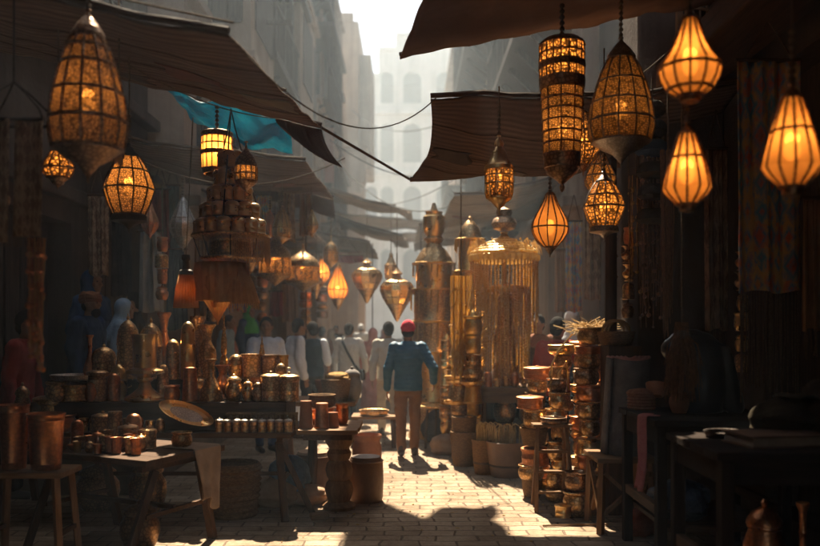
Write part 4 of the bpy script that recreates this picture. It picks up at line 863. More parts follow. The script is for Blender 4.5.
# pedestal table: stacked wooden and clay ware
for lab, px, y, z, w, h, kd, m in [
  ('turned wooden beaker on the end table, first of three in front', 306, 7.3, .771, 15, 27, 'inverted', TERRA), ('turned wooden beaker on the end table, second of three in front', 322, 7.28, .771, 16, 25, 'inverted', COPPER),
  ('low wooden beaker on the end table, third of three in front', 333, 7.32, .771, 13, 15, 'inverted', TERRA), ('broad shallow wooden bowl stacked behind the beakers', 318, 7.62, .771, 36, 16, 'pot', COPPER),
  ('wide woven bowl crowning the stack on the end table', 322, 7.62, .771 + 16 / F * 7.62, 28, 13, 'pot', WICKER), ('small copper pot at the lane edge of the end table', 342, 7.55, .771, 13, 20, 'pot', COPPER)]:
    pw(kd, lab, px, y, z, w, h, m, name='beaker' if kd == 'inverted' else None)
# things under and beside the tables
def pouf(label, x, y, w, h, m, top, cat='pouf'):
    t = thing('pouf', label, cat, (x, y, 0)); r = w / 2
    MB().lathe([(r * .93, 0), (r, .04), (r * 1.03, h * .5), (r, h - .05), (r * .93, h - .01), (r * .80, h)], 28, lobes=12, la=.012).build('side', m, t); MB().lathe([(r * .92, h - .008), (r * .86, h + .012), (r * .5, h + .022), (.0005, h + .024)], 28).build('cover', top, t)
    MB().tube([(r * 1.0 * math.cos(a), r * 1.0 * math.sin(a), h - .03) for a in [2 * PI * i / 28 for i in range(29)]], .008, 6).build('seam', m, t)
pouf('brown leather pouf with rounded sides standing in the lane, beside the turned pedestal', -.43, 7.76, .33, .42, LEATHER, LEATHER)
pouf('round pouf with pale top standing under the end table', -.95, 7.95, .38, .44, LEATHER, LINEN)
t = thing('ribbed_basket', 'big dark ribbed basket standing under the long trestle table', 'basket', (-1.58, 7.15, 0)); mb = MB()
for i in range(9): mb.lathe([(.20 + .004 * i, .05 * i), (.225 + .004 * i, .05 * i + .025), (.20 + .004 * i, .05 * i + .05)], 26, close=False)
mb.lathe([(.19, 0), (.19, .44), (.0005, .42)], 26); mb.build('body', WICKER, t); MB().lathe([(.22, .43), (.245, .45), (.22, .475), (.20, .45)], 26).build('rim', WICKER, t)
def sack(label, x, y, z, d, m, seed, rz=0, name='sack', cat=None):
    r = random.Random(seed); mb = MB()
    from mathutils import noise as mnoise
    def fn(u, v):
        a = 2 * PI * u; b = PI * (v - .5); k = 1 + .22 * mnoise.noise(Vector((1.6 * math.cos(a) * math.cos(b), 1.6 * math.sin(a) * math.cos(b), 2.4 * math.sin(b) + seed))) + .10 * abs(mnoise.noise(Vector((4.5 * math.cos(a) * math.cos(b), 4.5 * math.sin(a) * math.cos(b), 3 * math.sin(b) + seed * 2)))) + .12 * math.sin(3 * a + seed) * math.cos(b) + .08 * math.sin(5 * a + 4 * v + seed) + .06 * math.sin(9 * v + 2 * a)
        return Vector((d[0] / 2 * k * math.cos(a) * math.cos(b), d[1] / 2 * k * math.sin(a) * math.cos(b), max(0, d[2] / 2 + d[2] / 2 * 1.1 * math.sin(b) * (1 + .06 * math.sin(4 * a)))))
    mb.grid(fn, 48, 28); return tag(mb.build(name, m, loc=(x, y, z), rz=rz), label, cat or name)
sack('slumped tan sack lying on the stones under the long trestle table', -1.32, 7.5, 0, (.55, .36, .26), LINEN, 3)
sack('flat pale sack lying behind the trestle leg', -1.0, 7.6, 0, (.42, .34, .18), LINEN, 7)
sack('crumpled blue bundle resting on the stretcher under the long table', -1.15, 7.6, .02, (.4, .3, .42), fabric('blue_cloth', (.06, .10, .16), (.14, .22, .32), 0, 0, .7, 8), 11)
simplebox('wooden_block', 'flat wooden block on the stones beside the trestle foot', 'block', (-.80, 7.02, 0), (.16, .12, .05), PALEWOOD, .01, .3)
for k, (x, y, w, h, m, lab) in enumerate([(-2.05, 6.05, .3, .38, BRONZE, 'dark round jar standing in shade under the nearest brass table'), (-2.4, 7.3, .34, .5, OLDBRASS, 'tall lidded brass jar in shade under the long table'), (-2.9, 7.4, .4, .45, BRONZE, 'wide bronze jar deep under the long table')]): ware('jar', lab, x, y, 0, w, h, m)
# ------------------------------------------------------------------ hanging tower of cups
TY = 6.9; tc = P(231, 237, TY)
t = thing('hanging_display', 'tiered hanging brass display with fringed trays and orange silk cone, carrying the tower of cups', 'hanging display', tc); k1 = TY / F
def tray(z, r, m=BRONZE): return MB().lathe([(.0005, z - .03), (r * .55, z - .028), (r * .96, z - .012), (r, z), (r, z + .012), (r * .97, z + .014), (r * .95, z), (.0005, z - .001)], 36)
tray(0, 39 * k1).build('tray', OLDBRASS, t); tray(-22 * k1, 30 * k1).build('tray', OLDBRASS, t)
MB().lathe([(.26, .0), (.25, .02), (.21, 16 * k1), (.15, 32 * k1), (.09, 48 * k1), (.05, 64 * k1), (.0005, 82 * k1)], 24).build('core', WOODZ, t)
MB().lathe([(20 * k1, -20 * k1), (22 * k1, -16 * k1), (20 * k1, -6 * k1), (22 * k1, -3 * k1), (10 * k1, -.03)], 28).build('collar', OLDBRASS, t)
rd = MB()
for k in range(8):
    a = 2 * PI * k / 8 + .2; rd.tube([(37 * k1 * math.cos(a), 37 * k1 * math.sin(a), 0), (29 * k1 * math.cos(a), 29 * k1 * math.sin(a), -22 * k1)], .005, 5)
rd.build('rods', IRON, t)
MB().lathe([(24 * k1, -26 * k1), (25 * k1, -36 * k1), (23 * k1, -52 * k1), (23 * k1, -64 * k1)][::-1], 72, (-.09, 0, 0), lobes=18, la=.05, close=False).build('silk_drum', ORSILK, t, solid=.003)
MB().lathe([(.004, -88 * k1), (.012, -84 * k1), (7 * k1, -74 * k1), (14 * k1, -62 * k1), (21 * k1, -50 * k1), (21 * k1, -40 * k1)], 56, (-.11, -.02, 0), lobes=14, la=.05).build('silk_cone', ORSILK, t)
MB().lathe([(22 * k1, -66 * k1), (16 * k1, -46 * k1), (8 * k1, -28 * k1)], 88, (.05, -.02, 0), lobes=22, la=.06, close=False).build('silk_skirt', ORSILK, t, solid=.003)
def glim(t, loc, p):
    MB().ell(loc, (.02, .02, .028), 10).build('bulb', BULB, t); l = bpy.data.lights.new('lamp', 'POINT'); l.energy = p; l.color = (1, .60, .24); l.shadow_soft_size = .03
    o = bpy.data.objects.new('lamp', l); COL.objects.link(o); o.parent = t; o.location = Vector(loc) + Vector((0, 0, .05))
glim(t, (-.10, -.02, -58 * k1), .35)
fb = MB()
for k in range(40):
    a = -PI * .42 + PI * .62 * k / 40; r = 38 * k1; fb.tube([(r * math.cos(a), r * math.sin(a), -.01), (r * 1.01 * math.cos(a), r * 1.01 * math.sin(a), -.14), (r * 1.0 * math.cos(a) + rng.uniform(-.008, .008), r * math.sin(a), -.235 + rng.uniform(-.02, .02))], .0045, 4)
hm_ = MB()
for k in range(60):
    a = 2 * PI * k / 60; r = 22 * k1; hm_.tube([(.05 + r * math.cos(a), -.02 + r * math.sin(a), -65 * k1), (.05 + r * 1.02 * math.cos(a), -.02 + r * 1.02 * math.sin(a), -65 * k1 - rng.uniform(.03, .07))], .004, 4)
fb.build('fringe', ORSILK, t); hm_.build('hem_fringe', ORSILK, t)
ch = MB()
for k in range(3):
    a = 2 * PI * k / 3 + .5; ch.tube([(36 * k1 * math.cos(a), 36 * k1 * math.sin(a), .01), (4 * k1 * math.cos(a), 4 * k1 * math.sin(a), 110 * k1), (0, 0, 128 * k1)], .006, 6)
ch.tube([(0, 0, 128 * k1), (0, 0, 3.58 - tc.z)], .007, 6); ch.build('hanging_chain', IRON, t)
proto = None; tiers = [(0, 30, 7, 16.5, 'bottom'), (16.5, 24.5, 6, 16, 'second'), (32.5, 18, 5, 16.5, 'third'), (49, 12, 4, 17.5, 'fourth'), (66.5, 7, 3, 19, 'top')]
zt = .016
for zpx, rpx, n, hh, nm in tiers:
    for k in range(n):
        a = -PI + PI * (k + .5) / n if n > 3 else -PI + PI * (k + .5) / n
        lab = f'engraved cup on the hanging tower, {ORD[k]} from the vendors in the {nm} ring'
        x, y = rpx * k1 * math.cos(a), rpx * k1 * math.sin(a); loc = (tc.x + x, tc.y + y, tc.z + zpx * k1 + zt)
        if proto is None: proto = ware('canister', lab, *loc, 14.6 * k1, 16.5 * k1, CUPBRASS, name='lidded_cup', cat='cup', group='cups stacked on the hanging tower', lm=CUPBRASS, seg=22); o = proto
        else: o = copy_tree(proto, loc, lab, rng.uniform(0, 6))
        s = min(1.15, max(.8, PI * rpx / n / 14.0)) if n > 3 else .95
        o.scale = (s, s, hh / 17 * .98)
drum('stout drum lantern with square lit windows, hanging behind the top of the cup tower', 217, 130, 182, 31, 7.35,
     [(.15, .24, .85, .9, 1, 'band'), (.24, .52, .95, .98, 1, 'glass'), (.52, .58, .99, .99, 1, 'band'), (.58, .86, .98, .96, 2, 'glass'), (.86, .94, .97, .95, 1, 'band')], 3.66, [(.5, 2.2)], 16, None)
# pleated orange lampshade
t = thing('lampshade', 'pleated orange silk lampshade with black crown, hanging beside the orange silk cone', 'lampshade', P(186, 308, 6.9))
MB().lathe([(12 * k1, 0), (10 * k1, 18 * k1), (6.5 * k1, 34 * k1)], 48, lobes=24, la=.04, close=False).build('shade', ORSILK, t, solid=.003); glim(t, (0, 0, 12 * k1), .16); MB().lathe([(7 * k1, 33 * k1), (7 * k1, 37 * k1), (4 * k1, 39 * k1), (3 * k1, 47 * k1), (4.4 * k1, 49 * k1), (4 * k1, 53 * k1)], 20).build('crown', IRON, t); MB().tube([(0, 0, 52 * k1), (.06, 0, 3.5 - P(186, 308, 6.9).z)], .005).build('hanging_cord', CORD, t)

# ------------------------------------------------------------------ middle distance, left
trestle('low plank table carrying yellow baskets, further along the lane', (-1.6, 9.2), (1, 0), (0, 1), .95, .9, .82, wood_=PALEWOOD)
for lab, px, y, w, h, kd, m in [('wicker basket heaped with yellow goods on the low plank table', 336, 9.4, 30, 22, 'basket', WICKER), ('grey clay jug at the lane side of the low plank table', 352, 9.5, 20, 34, 'jar', plain('grey_clay', (.16, .14, .13), (.26, .235, .21), .7)),
  ('small wicker basket behind the grey clay jug', 344, 9.9, 24, 20, 'basket', WICKER), ('brown clay bowl on the far end of the low plank table', 326, 9.8, 22, 18, 'bowl', TERRA)]:
    pw(kd, lab, px, y, .821, w, h, m, name='jug' if 'jug' in lab else None)
sack('heap of dried yellow flowers in the wicker basket', PX(338, 9.4), 9.4, .821 + 20 / F * 9.4, (.30, .24, .10), plain('dried_flowers', (.30, .16, .05), (.48, .29, .10), .8, 40, 1.), 5, name='flower_heap', cat='dried flowers')
ware('pot', 'round brown clay pot standing on the stones before the crowd', PX(367, 9.6), 9.6, 0, .36, .40, TERRA)
t = thing('bench', 'low wooden bench with shallow trays, behind the round clay pot', 'bench', (PX(374, 11.4), 11.4, 0)); MB().box((0, 0, .42), (.62, .5, .04)).build('seat', PALEWOOD, t, smooth=False, bevel=.005)
for sx in (-1, 1):
    for sy in (-1, 1): MB().bar((sx * .27, sy * .2, .4), (sx * .29, sy * .22, 0), .045).build('leg', WOODZ, t, smooth=False)
pw('tray', 'shallow brass tray lying on the low wooden bench', 374, 11.35, .441, 30, 5, OLDBRASS)

# ------------------------------------------------------------------ hung goods along the left shops
BLUEISH = fabric('dusty_blue_cloth', (.05, .07, .085), (.10, .13, .15), 0, 0, .9, 5)
PALEC = fabric('pale_cotton', (.42, .39, .34), (.56, .52, .46), .1, 0, .9, 5, .6)
OCHRE = fabric('ochre_cloth', (.22, .11, .05), (.34, .18, .08), 0, 0, .9, 6)
REDC = fabric('dark_red_cloth', (.16, .03, .025), (.27, .06, .05), 0, 0, .9, 6)
RUG1 = rugmat('red_rug', [(.36, .10, .07), (.62, .15, .09), (.08, .28, .42), (.58, .38, .17)])
RUG2 = rugmat('brown_rug', [(.10, .06, .04), (.28, .16, .09), (.15, .085, .05), (.38, .25, .15)], (5, 8))
def hung(label, px, pt, pb, w, y, m, name='hanging_cloth', cat='cloth', fold=.03, seed=0, taper=0., fringe=0, rz=0, top=None, fm=None):
    a = P(px, pb, y); H = (pb - pt) / F * y; Wd = w / F * y; t = thing(name, label, cat, a, rz)
    fn = lambda u, v: Vector(((u - .5) * Wd * (1 - taper * v), fold * math.sin(u * 13 + seed) * (1.15 - .6 * v) + fold * .5 * math.sin(29 * u + seed * 2 + 3 * v), v * H + .012 * math.sin(9 * u + seed) * (1 - v)))
    MB().grid(fn, 26, 16).build('cloth', m, t, solid=.008)
    rod = MB(); rod.tube([(-Wd * .53, 0, H + .012), (Wd * .53, 0, H + .012)], .014, 8)
    zt = (top if top else a.z + H + .35) - a.z
    for s in (-.4, .4): rod.tube([(Wd * s, 0, H + .012), (0, 0, zt)], .005, 5)
    rod.build('rod', WOOD, t)
    if fringe:
        f = MB(); n = int(Wd / .016)
        for i in range(n):
            q = fn((i + .5) / n, 0); L = fringe * rng.uniform(.88, 1.06); f.tube([q + Vector((0, 0, .005)), q + Vector((rng.uniform(-.006, .006), 0, -L * .5)), q + Vector((rng.uniform(-.012, .012), rng.uniform(-.01, .01), -L))], .0042, 4)
        f.build('fringe', fm or CORD, t)
    return t
hung('pale cotton garment hung in the shade behind the silver lantern', 150, 232, 312, 26, 9.6, PALEC, 'hanging_garment', 'garment', .05, 1, .3)
hung('dusty blue robe hung on the shop wall beside the pale garment', 176, 250, 330, 22, 10.4, BLUEISH, 'hanging_garment', 'garment', .05, 2, .3)
hung('ochre striped cloth hung beyond the dusty blue robe', 203, 236, 318, 18, 11.2, OCHRE, 'hanging_cloth', 'cloth', .04, 3, .1)
hung('dark red rug hung deep under the shaded awnings', 238, 262, 312, 18, 12.4, RUG1, 'hanging_rug', 'rug', .02, 4)
hung('faded ochre rug hung behind the domed lantern pair', 290, 284, 322, 16, 17, OCHRE, 'hanging_rug', 'rug', .03, 5)
hung('small red pennant cloth slung across under the grey awning', 348, 256, 263, 30, 15.5, REDC, 'pennant_cloth', 'cloth', .02, 6)
hung('brown patterned textile in shade beside the vendors', 98, 196, 276, 20, 9.2, RUG2, 'hanging_rug', 'rug', .02, 7)
GARM = [PALEC, BLUEISH, OCHRE, REDC, RUG1, RUG2, DARKCLOTH]
for k, (lab, px, pt, pb, w, y, mi) in enumerate([
 ('long rust red garment hung high behind the faceted lattice lantern', 160, 190, 262, 20, 11.0, 3), ('grey blue shawl hung between rust red garment and silver lantern', 173, 186, 250, 14, 11.4, 1),
 ('patterned red rug hung behind the silk cone of the cup tower', 262, 196, 262, 20, 11.6, 4), ('brown patterned rug hung beyond the cup tower, before the domed lanterns', 286, 192, 242, 18, 11.8, 5),
 ('ochre shawl hung high under the second dark awning', 306, 190, 236, 14, 11.9, 2), ('charcoal cloak hung in the doorway behind the pale blue scarf', 122, 214, 296, 22, 10.4, 6),
 ('pale striped garment hung low beside the ochre striped cloth', 222, 262, 318, 14, 12.6, 0), ('small brown rug hung over the green headscarf', 252, 276, 302, 16, 13.2, 5), ('red fringed shawl hung over the white shirted man', 276, 292, 316, 14, 13.4, 3)]):
    hung(lab, px, pt, pb, w, y, GARM[mi], 'hanging_garment' if mi in (0, 1, 3, 6) else 'hanging_rug', 'garment' if mi in (0, 1, 3, 6) else 'rug', .03, k + 11, .12)
for k, (lab, px, pt, pb, w, y, sh, m) in enumerate([
 ('dull brass pear shaped lantern hung just past the cup tower fringe', 282, 206, 246, 20, 10.4, 'tear', 0), ('small dull copper lantern between the patterned rugs past the cup tower', 270, 210, 240, 13, 10.9, 'bulb', 1), ('tiny unlit brass lantern high under the second dark awning', 312, 210, 238, 12, 11.0, 'onion', 0),
 ('unlit copper onion lantern before the charcoal cloak', 150, 202, 240, 16, 9.4, 'onion', 1), ('dim brass lantern hung over the crowd beside the round orange lantern', 331, 236, 268, 14, 13.0, 'dome', 0), ('unlit brass lantern low over the man in the slate vest', 316, 270, 300, 13, 13.4, 'heart', 0), ('unlit silver lantern far under the shaded awnings', 296, 262, 290, 11, 15, 'tear', 2)]):
    lantern(lab, px, pt, pb, w, y, sh, [SMOOTHBRASS, COPPER, SILVER][m], 0, [OLDBRASS, COPPER, SILVER][m], 12, (.45,), top=3.62, ribw=.006)
def cordgoods(label, px, pt, pb, y, n, mats, name='string_of_goods', cat='hanging goods', size=(10, 14), top=3.4, seed=1, kinds=('jar', 'pot', 'bullet', 'vase')):
    """a cord with wares tied along it"""
    r = random.Random(seed); t = thing(name, label, cat, P(px, pb, y)); H = (pb - pt) / F * y
    MB().tube([(0, 0, 0), (.01, 0, H * .5), (0, 0, top - P(px, pb, y).z)], .008, 5).build('cord', CORD, t)
    for k in range(n):
        w = r.uniform(*size) / F * y; h = H / n * .92; kd = r.choice(kinds); pr = [(max(.0003, a * w / 2), b * h + H * k / n) for a, b in V[kd] + V.get(kd + 'lid', [])]
        MB().lathe(pr, 14, (r.uniform(-.01, .01), 0, 0)).build(kd if kd != 'bullet' else 'flask', r.choice(mats), t)
for k, (lab, px, pt, pb, y) in enumerate([('string of small brass wares hung before the ochre striped cloth', 212, 262, 322, 10.0), ('string of dull copper wares hung beyond the tower of cups', 262, 276, 322, 11.6), ('string of pale metal wares hung beside the smaller domed lantern', 322, 286, 318, 15), ('string of bronze wares hung near the pale garment', 162, 236, 300, 9.2), ('string of copper wares hung under the wide domed lantern', 306, 292, 324, 14)]):
    cordgoods(lab, px, pt, pb, y, 4, [OLDBRASS, COPPER, BRONZE], seed=k + 3)
# rack of embroidered panels at the left edge
t = thing('cloth_rack', 'hanging ring with two embroidered brown panels and bead strings, at the picture edge', 'hanging display', P(14, 240, 4.2)); k4 = 4.2 / F
rk = MB(); top = 3.7 - P(14, 240, 4.2).z
rk.tube([(0, 0, 158 * k4), (0, 0, top)], .006)
for x, y in ((-30, -.06), (34, -.06), (34, .1), (-30, .1)): rk.tube([(0, 0, 158 * k4), (x * .35 * k4, y * .5, 148 * k4), (x * .9 * k4, y, 128 * k4), (x * k4, y, 118 * k4)], .006)
rk.tube([(-30 * k4, -.06, 118 * k4), (34 * k4, -.06, 118 * k4), (34 * k4, .1, 118 * k4), (-30 * k4, .1, 118 * k4), (-30 * k4, -.06, 118 * k4)], .010); rk.build('frame', IRON, t)
for a, b, z0, yy in ((-30, 2, -4, -.06), (6, 34, 2, -.05)):
    MB().grid(lambda u, v: Vector(((a + (b - a) * u) * k4, yy - .01 * math.sin(8 * u) - .02 * (1 - v), (z0 + (118 - z0) * v) * k4)), 12, 14).build('panel', RUG2, t, solid=.006)
f = MB()
for i in range(24): x = (-30 + 64 * i / 23) * k4; f.tube([(x, -.07, 2 * k4), (x + rng.uniform(-.004, .004), -.07, -8 * k4)], .003, 4)
f.build('fringe', CORD, t); MB().ell((-14 * k4, 0, 40 * k4), .05).build('brass_ball', OLDBRASS, t)
def strands(name, label, cat, px, pt, pb, y, n, wpx, m, wob=.02, r=.0045, top=None, beads=True, taper=.6, m2=None, seed=4):
    q = random.Random(seed); loc = P(px, pb, y); H = (pb - pt) / F * y; k = y / F; t = thing(name, label, cat, loc)
    for i in range(n):
        if 1:
            mm = m2 if m2 and i % 2 else m; mb = MB()
            x = q.uniform(-.5, .5) * wpx * k; yy = q.uniform(-.5, .5) * wpx * k * .6; L = H * q.uniform(.75, 1); x2 = x * taper
            pts = [Vector((x + (x2 - x) * j / 7 + q.uniform(-wob, wob) * (j / 7), yy * (1 - .4 * j / 7), H - L * j / 7)) for j in range(8)]
            mb.tube(pts, r, 5)
            for j in range(1, 8):
                if m2 and q.random() < (.75 if i % 2 else .2): mb.ell(pts[j], q.uniform(.010, .022), 8)
        mb.build('strand', mm, t)
    MB().tube([(0, 0, H - .02), (0, 0, (top or (loc.z + H + .3)) - loc.z)], .008).build('hanging_cord', CORD, t); return t
strands('bead_rope', 'twisted orange bead rope trailing down from the embroidered panels', 'bead string', 36, 238, 372, 4.3, 26, 16, ORSILK, .012, .004, None, m2=COPPER, seed=9)
# ------------------------------------------------------------------ right: counters, stool, rug roll
def counter(label, x0, x1, y0, y1, z, shelf=None):
    t = thing('counter_table', label, 'table', ((x0 + x1) / 2, (y0 + y1) / 2, 0)); L, D = x1 - x0, y1 - y0; mb = MB(); n = 4
    for i in range(n): mb.box((rng.uniform(-.012, .004), -D / 2 + D * (i + .5) / n, z - .022), (L, D / n - .004, .044))
    mb.build('tabletop', DARKWOOD, t, smooth=False, bevel=.006)
    for sx in (-1, 1):
        for sy in (-1, 1): MB().box((sx * (L / 2 - .05), sy * (D / 2 - .05), (z - .046) / 2), (.07, .07, z - .046)).build('leg', DARKWOODZ, t, smooth=False, bevel=.005)
        MB().box((sx * (L / 2 - .05), 0, z - .11), (.035, D - .172, .12)).build('apron', DARKWOODZ, t, smooth=False); MB().box((sx * (L / 2 - .05), 0, .42), (.05, D - .172, .07)).build('rail', WOODY, t, smooth=False, bevel=.004)
    for sy in (-1, 1): MB().box((0, sy * (D / 2 - .05), z - .11), (L - .172, .035, .12)).build('apron', DARKWOOD, t, smooth=False)
    if shelf: MB().box((0, 0, shelf), (L - .176, D - .06, .03)).build('shelf', WOOD, t, smooth=False)
    return t
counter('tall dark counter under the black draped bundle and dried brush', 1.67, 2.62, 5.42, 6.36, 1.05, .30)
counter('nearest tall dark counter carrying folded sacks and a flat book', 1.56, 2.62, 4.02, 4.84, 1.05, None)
t = thing('stool', 'pale wooden stool with crossed legs under the upright rug roll', 'stool', (1.77, 6.72, 0)); MB().box((0, 0, .60), (.50, .52, .04)).build('seat', PALEWOOD, t, smooth=False, bevel=.008)
for sx in (-1, 1):
    for sy in (-1, 1): MB().bar((sx * .20, sy * .21, .579), (sx * .22, sy * .23, 0), .05).build('leg', PALEWOODZ, t, smooth=False, bevel=.004)
    MB().bar((sx * .207, -.19, .12), (sx * .207, .19, .52), .03, .045).build('brace', PALEWOODZ, t, smooth=False); MB().bar((sx * .19, .19, .12), (sx * .19, -.19, .52), .03, .045).build('brace', PALEWOODZ, t, smooth=False)
MB().bar((-.19, -.22, .16), (.19, -.22, .5), .045, .03).build('brace', PALEWOODZ, t, smooth=False); MB().bar((.19, -.25, .16), (-.19, -.25, .5), .045, .03).build('brace', PALEWOODZ, t, smooth=False)
# rolled rug standing on the stool
t = thing('rug_roll', 'grey rolled rug standing upright on the pale stool', 'rug', (1.80, 6.72, .6205)); pts = []; mb = MB(); n = 90
def sp(u, v):
    a = 2 * PI * 4.2 * u; r = .03 + .155 * u; lean = .05 * v
    return Vector((r * math.cos(a + 2.4) + lean, r * math.sin(a + 2.4), v * .80 + .012 * math.sin(a * 2)))
mb.grid(sp, 150, 8); mb.build('roll', GREYRUG, t, solid=.02); 
tp = MB(); tp.tube([sp(i / 150, 1.0) + Vector((0, 0, .004)) for i in range(151)], .0115, 5); tp.build('edge', fabric('pink_rug_edge', (.45, .20, .17), (.60, .34, .28), 0, 0, .9, 12), t)
# brass pot tower
ptw = [('first', 1.44, 7.75, 9, .22), ('second', 1.70, 7.60, 11, .245), ('third', 1.52, 8.05, 11, .24), ('fourth', 1.93, 7.9, 12, .24), ('fifth', 1.78, 8.2, 12, .25)]
bt, bl = None, None; cnt = 0
for col, x, y, n, w in ptw:
    z = 0.0
    for k in range(n):
        h = rng.uniform(.09, .19); where = ['nearest the step ladder', 'beside the rug roll', 'behind the step ladder', 'in shade behind the rug roll', 'at the back'][ptw.index((col, x, y, n, w))]
        lab = f'worked brass pot in the stack {where}, {ORD[k]} from the ground'
        kd = rng.choice(['drum', 'pot', 'bucket'])
        ww = w * rng.uniform(.74, 1.14)
        ware('pot' if kd == 'bucket' else kd, lab, x + rng.uniform(-.03, .03), y + rng.uniform(-.03, .03), z, ww, h, rng.choice([OLDBRASS, OLDBRASS, BRONZE, SMOOTHBRASS, COPPER]), name='brass_pot', cat='pot', group='brass pots stacked in columns by the rug roll', rz=rng.uniform(0, 6), seg=22); z += h * 1.002
        if n == 9 and k == 7: break
# step ladder
t = thing('step_ladder', 'small worn wooden step ladder beside the brass pot stacks', 'ladder', (1.32, 7.45, 0))
for s in (-1, 1):
    MB().bar((s * .13, -.02, .76), (s * .17, -.20, 0), .035).build('leg', PALEWOODZ, t, smooth=False, bevel=.003); MB().bar((s * .12, .02, .76), (s * .15, .16, 0), .03).build('leg', PALEWOODZ, t, smooth=False, bevel=.003)
for z in (.18, .36, .54): 
    q = (.76 - z) / .76; MB().box((0, -.02 - .18 * q - .01, z), (.26 + .06 * q, .07, .022)).build('step', PALEWOOD, t, smooth=False)
MB().box((0, -.01, .775), (.36, .17, .028)).build('step', PALEWOOD, t, smooth=False, bevel=.004)
ware('pot', 'flat brass pan resting on top of the step ladder', 1.34, 7.44, .790, .25, .06, BRONZE, name='pan')
# tall bent handles and straw in the stack
t = thing('brass_dipper', 'pair of bent brass dipper handles leaning over the pots behind the ladder', 'dipper', (1.42, 7.72, 1.12)); 
MB().tube([(-.06, 0, -.1), (-.05, 0, .2), (.02, .02, .34), (.16, .05, .50)], .010, 7).build('handle', SMOOTHBRASS, t); MB().tube([(.02, 0, -.1), (.02, 0, .12), (.10, .02, .24), (.12, .02, -.05)], .010, 7).build('handle', SMOOTHBRASS, t)
t = thing('straw_bundle', 'loose bundle of pale straw on top of the brass pots', 'straw', (1.78, 7.95, 1.62)); mb = MB()
for k in range(170):
    a = rng.uniform(0, 6.28); p = Vector((rng.gauss(0, .08), rng.gauss(0, .07), rng.uniform(0, .06))); d = Vector((math.cos(a), math.sin(a), rng.uniform(-.15, .75))).normalized() * rng.uniform(.10, .26); mb.tube([p - d * .3, p + d * .4 + Vector((0, 0, .02)), p + d], .0030, 4)
mb.build('stalks', STRAW, t)
t = thing('wicker_basket', 'shallow orange wicker basket with looped handles on top of the pots', 'basket', (1.90, 7.35, 1.52)); MB().lathe([(max(.0004, r * .17), z * .13) for r, z in V['basket']], 26).build('body', WICKER, t)
for s in (-1, 0, 1): MB().tube([(.10 * math.cos(PI * i / 12) + s * .05, s * .09, .12 + .11 * math.sin(PI * i / 12)) for i in range(13)], .011, 6).build('handle', STRAW, t)
for k in range(9):
    pass
simplebox('wooden_crate', 'stack crate supporting the looped wicker basket behind the rug roll', 'crate', (1.93, 7.3, .0), (.3, .32, 1.519), WOODZ)
pw('bowl', 'flat red brown dish beside the looped wicker basket', 648, 7.2, 1.5, 40, 6, TERRA, name='dish') if False else None
tag(MB().tube([(0, 0, .012), (.3, .05, .010), (.56, .04, .012)], .009, 6).build('stick', PALEWOOD, loc=(1.12, 6.72, 0)), 'thin stick lying on the sunlit stones before the ladder', 'stick')
# on the counters
def weave(label, x, y, z, r, h, m, name='round_basket'):
    t = thing(name, label, 'basket', (x, y, z)); mb = MB(); n = 5
    for i in range(n): mb.lathe([(r - .004, h * .72 * i / n), (r + .006, h * .72 * (i + .5) / n), (r - .004, h * .72 * (i + 1) / n)], 26, close=False)
    mb.lathe([(r - .006, 0), (r - .006, h * .7), (.0005, h * .7)], 26); mb.build('body', m, t); MB().lathe([(r + .008, h * .72), (r + .010, h * .8), (r * .9, h * .93), (r * .3, h), (.0005, h)], 26).build('lid', m, t); return t
weave('small round lidded basket at the lane corner of the tall counter', 1.80, 6.2, 1.0505, .105, .16, plain('red_wicker', (.20, .07, .04), (.38, .17, .09), .8, 40, .9))
ware('bowl', 'red woven bowl leaning on the round lidded basket', 1.90, 6.12, 1.205 - .05, .2, .09, TERRA, name='woven_bowl', tilt=(-.35, .25)) 
ware('jar', 'squat clay jar holding the dried brush on the tall counter', 2.0, 5.92, 1.0505, .15, .2, TERRA)
t = thing('dried_brush', 'big drooping bundle of dried brown brush hung over the clay jar', 'dried brush', P(682, 408, 5.75)); mb = MB(); H = .55
for k in range(240):
    a = rng.uniform(0, 6.28); r0 = rng.uniform(0, .045); r1 = rng.uniform(.06, .14); L = rng.uniform(.30, .58); c, s = math.cos(a), math.sin(a)
    mb.tube([(r0 * c, r0 * s, .62), (r0 * c * 1.3, r0 * s * 1.3, .52), (r1 * .8 * c, r1 * .8 * s, .62 - L * .5), (r1 * c + rng.uniform(-.01, .01), r1 * s, max(.02, .62 - L))], .0028, 4)
mb.build('twigs', plain('dried_twigs', (.10, .045, .02), (.26, .12, .05), .85, 30, .4), t); MB().lathe([(.05, .50), (.058, .53), (.05, .56)], 14).build('binding', CORD, t); MB().tube([(0, 0, .6), (0, 0, 2.3)], .008).build('hanging_cord', CORD, t)
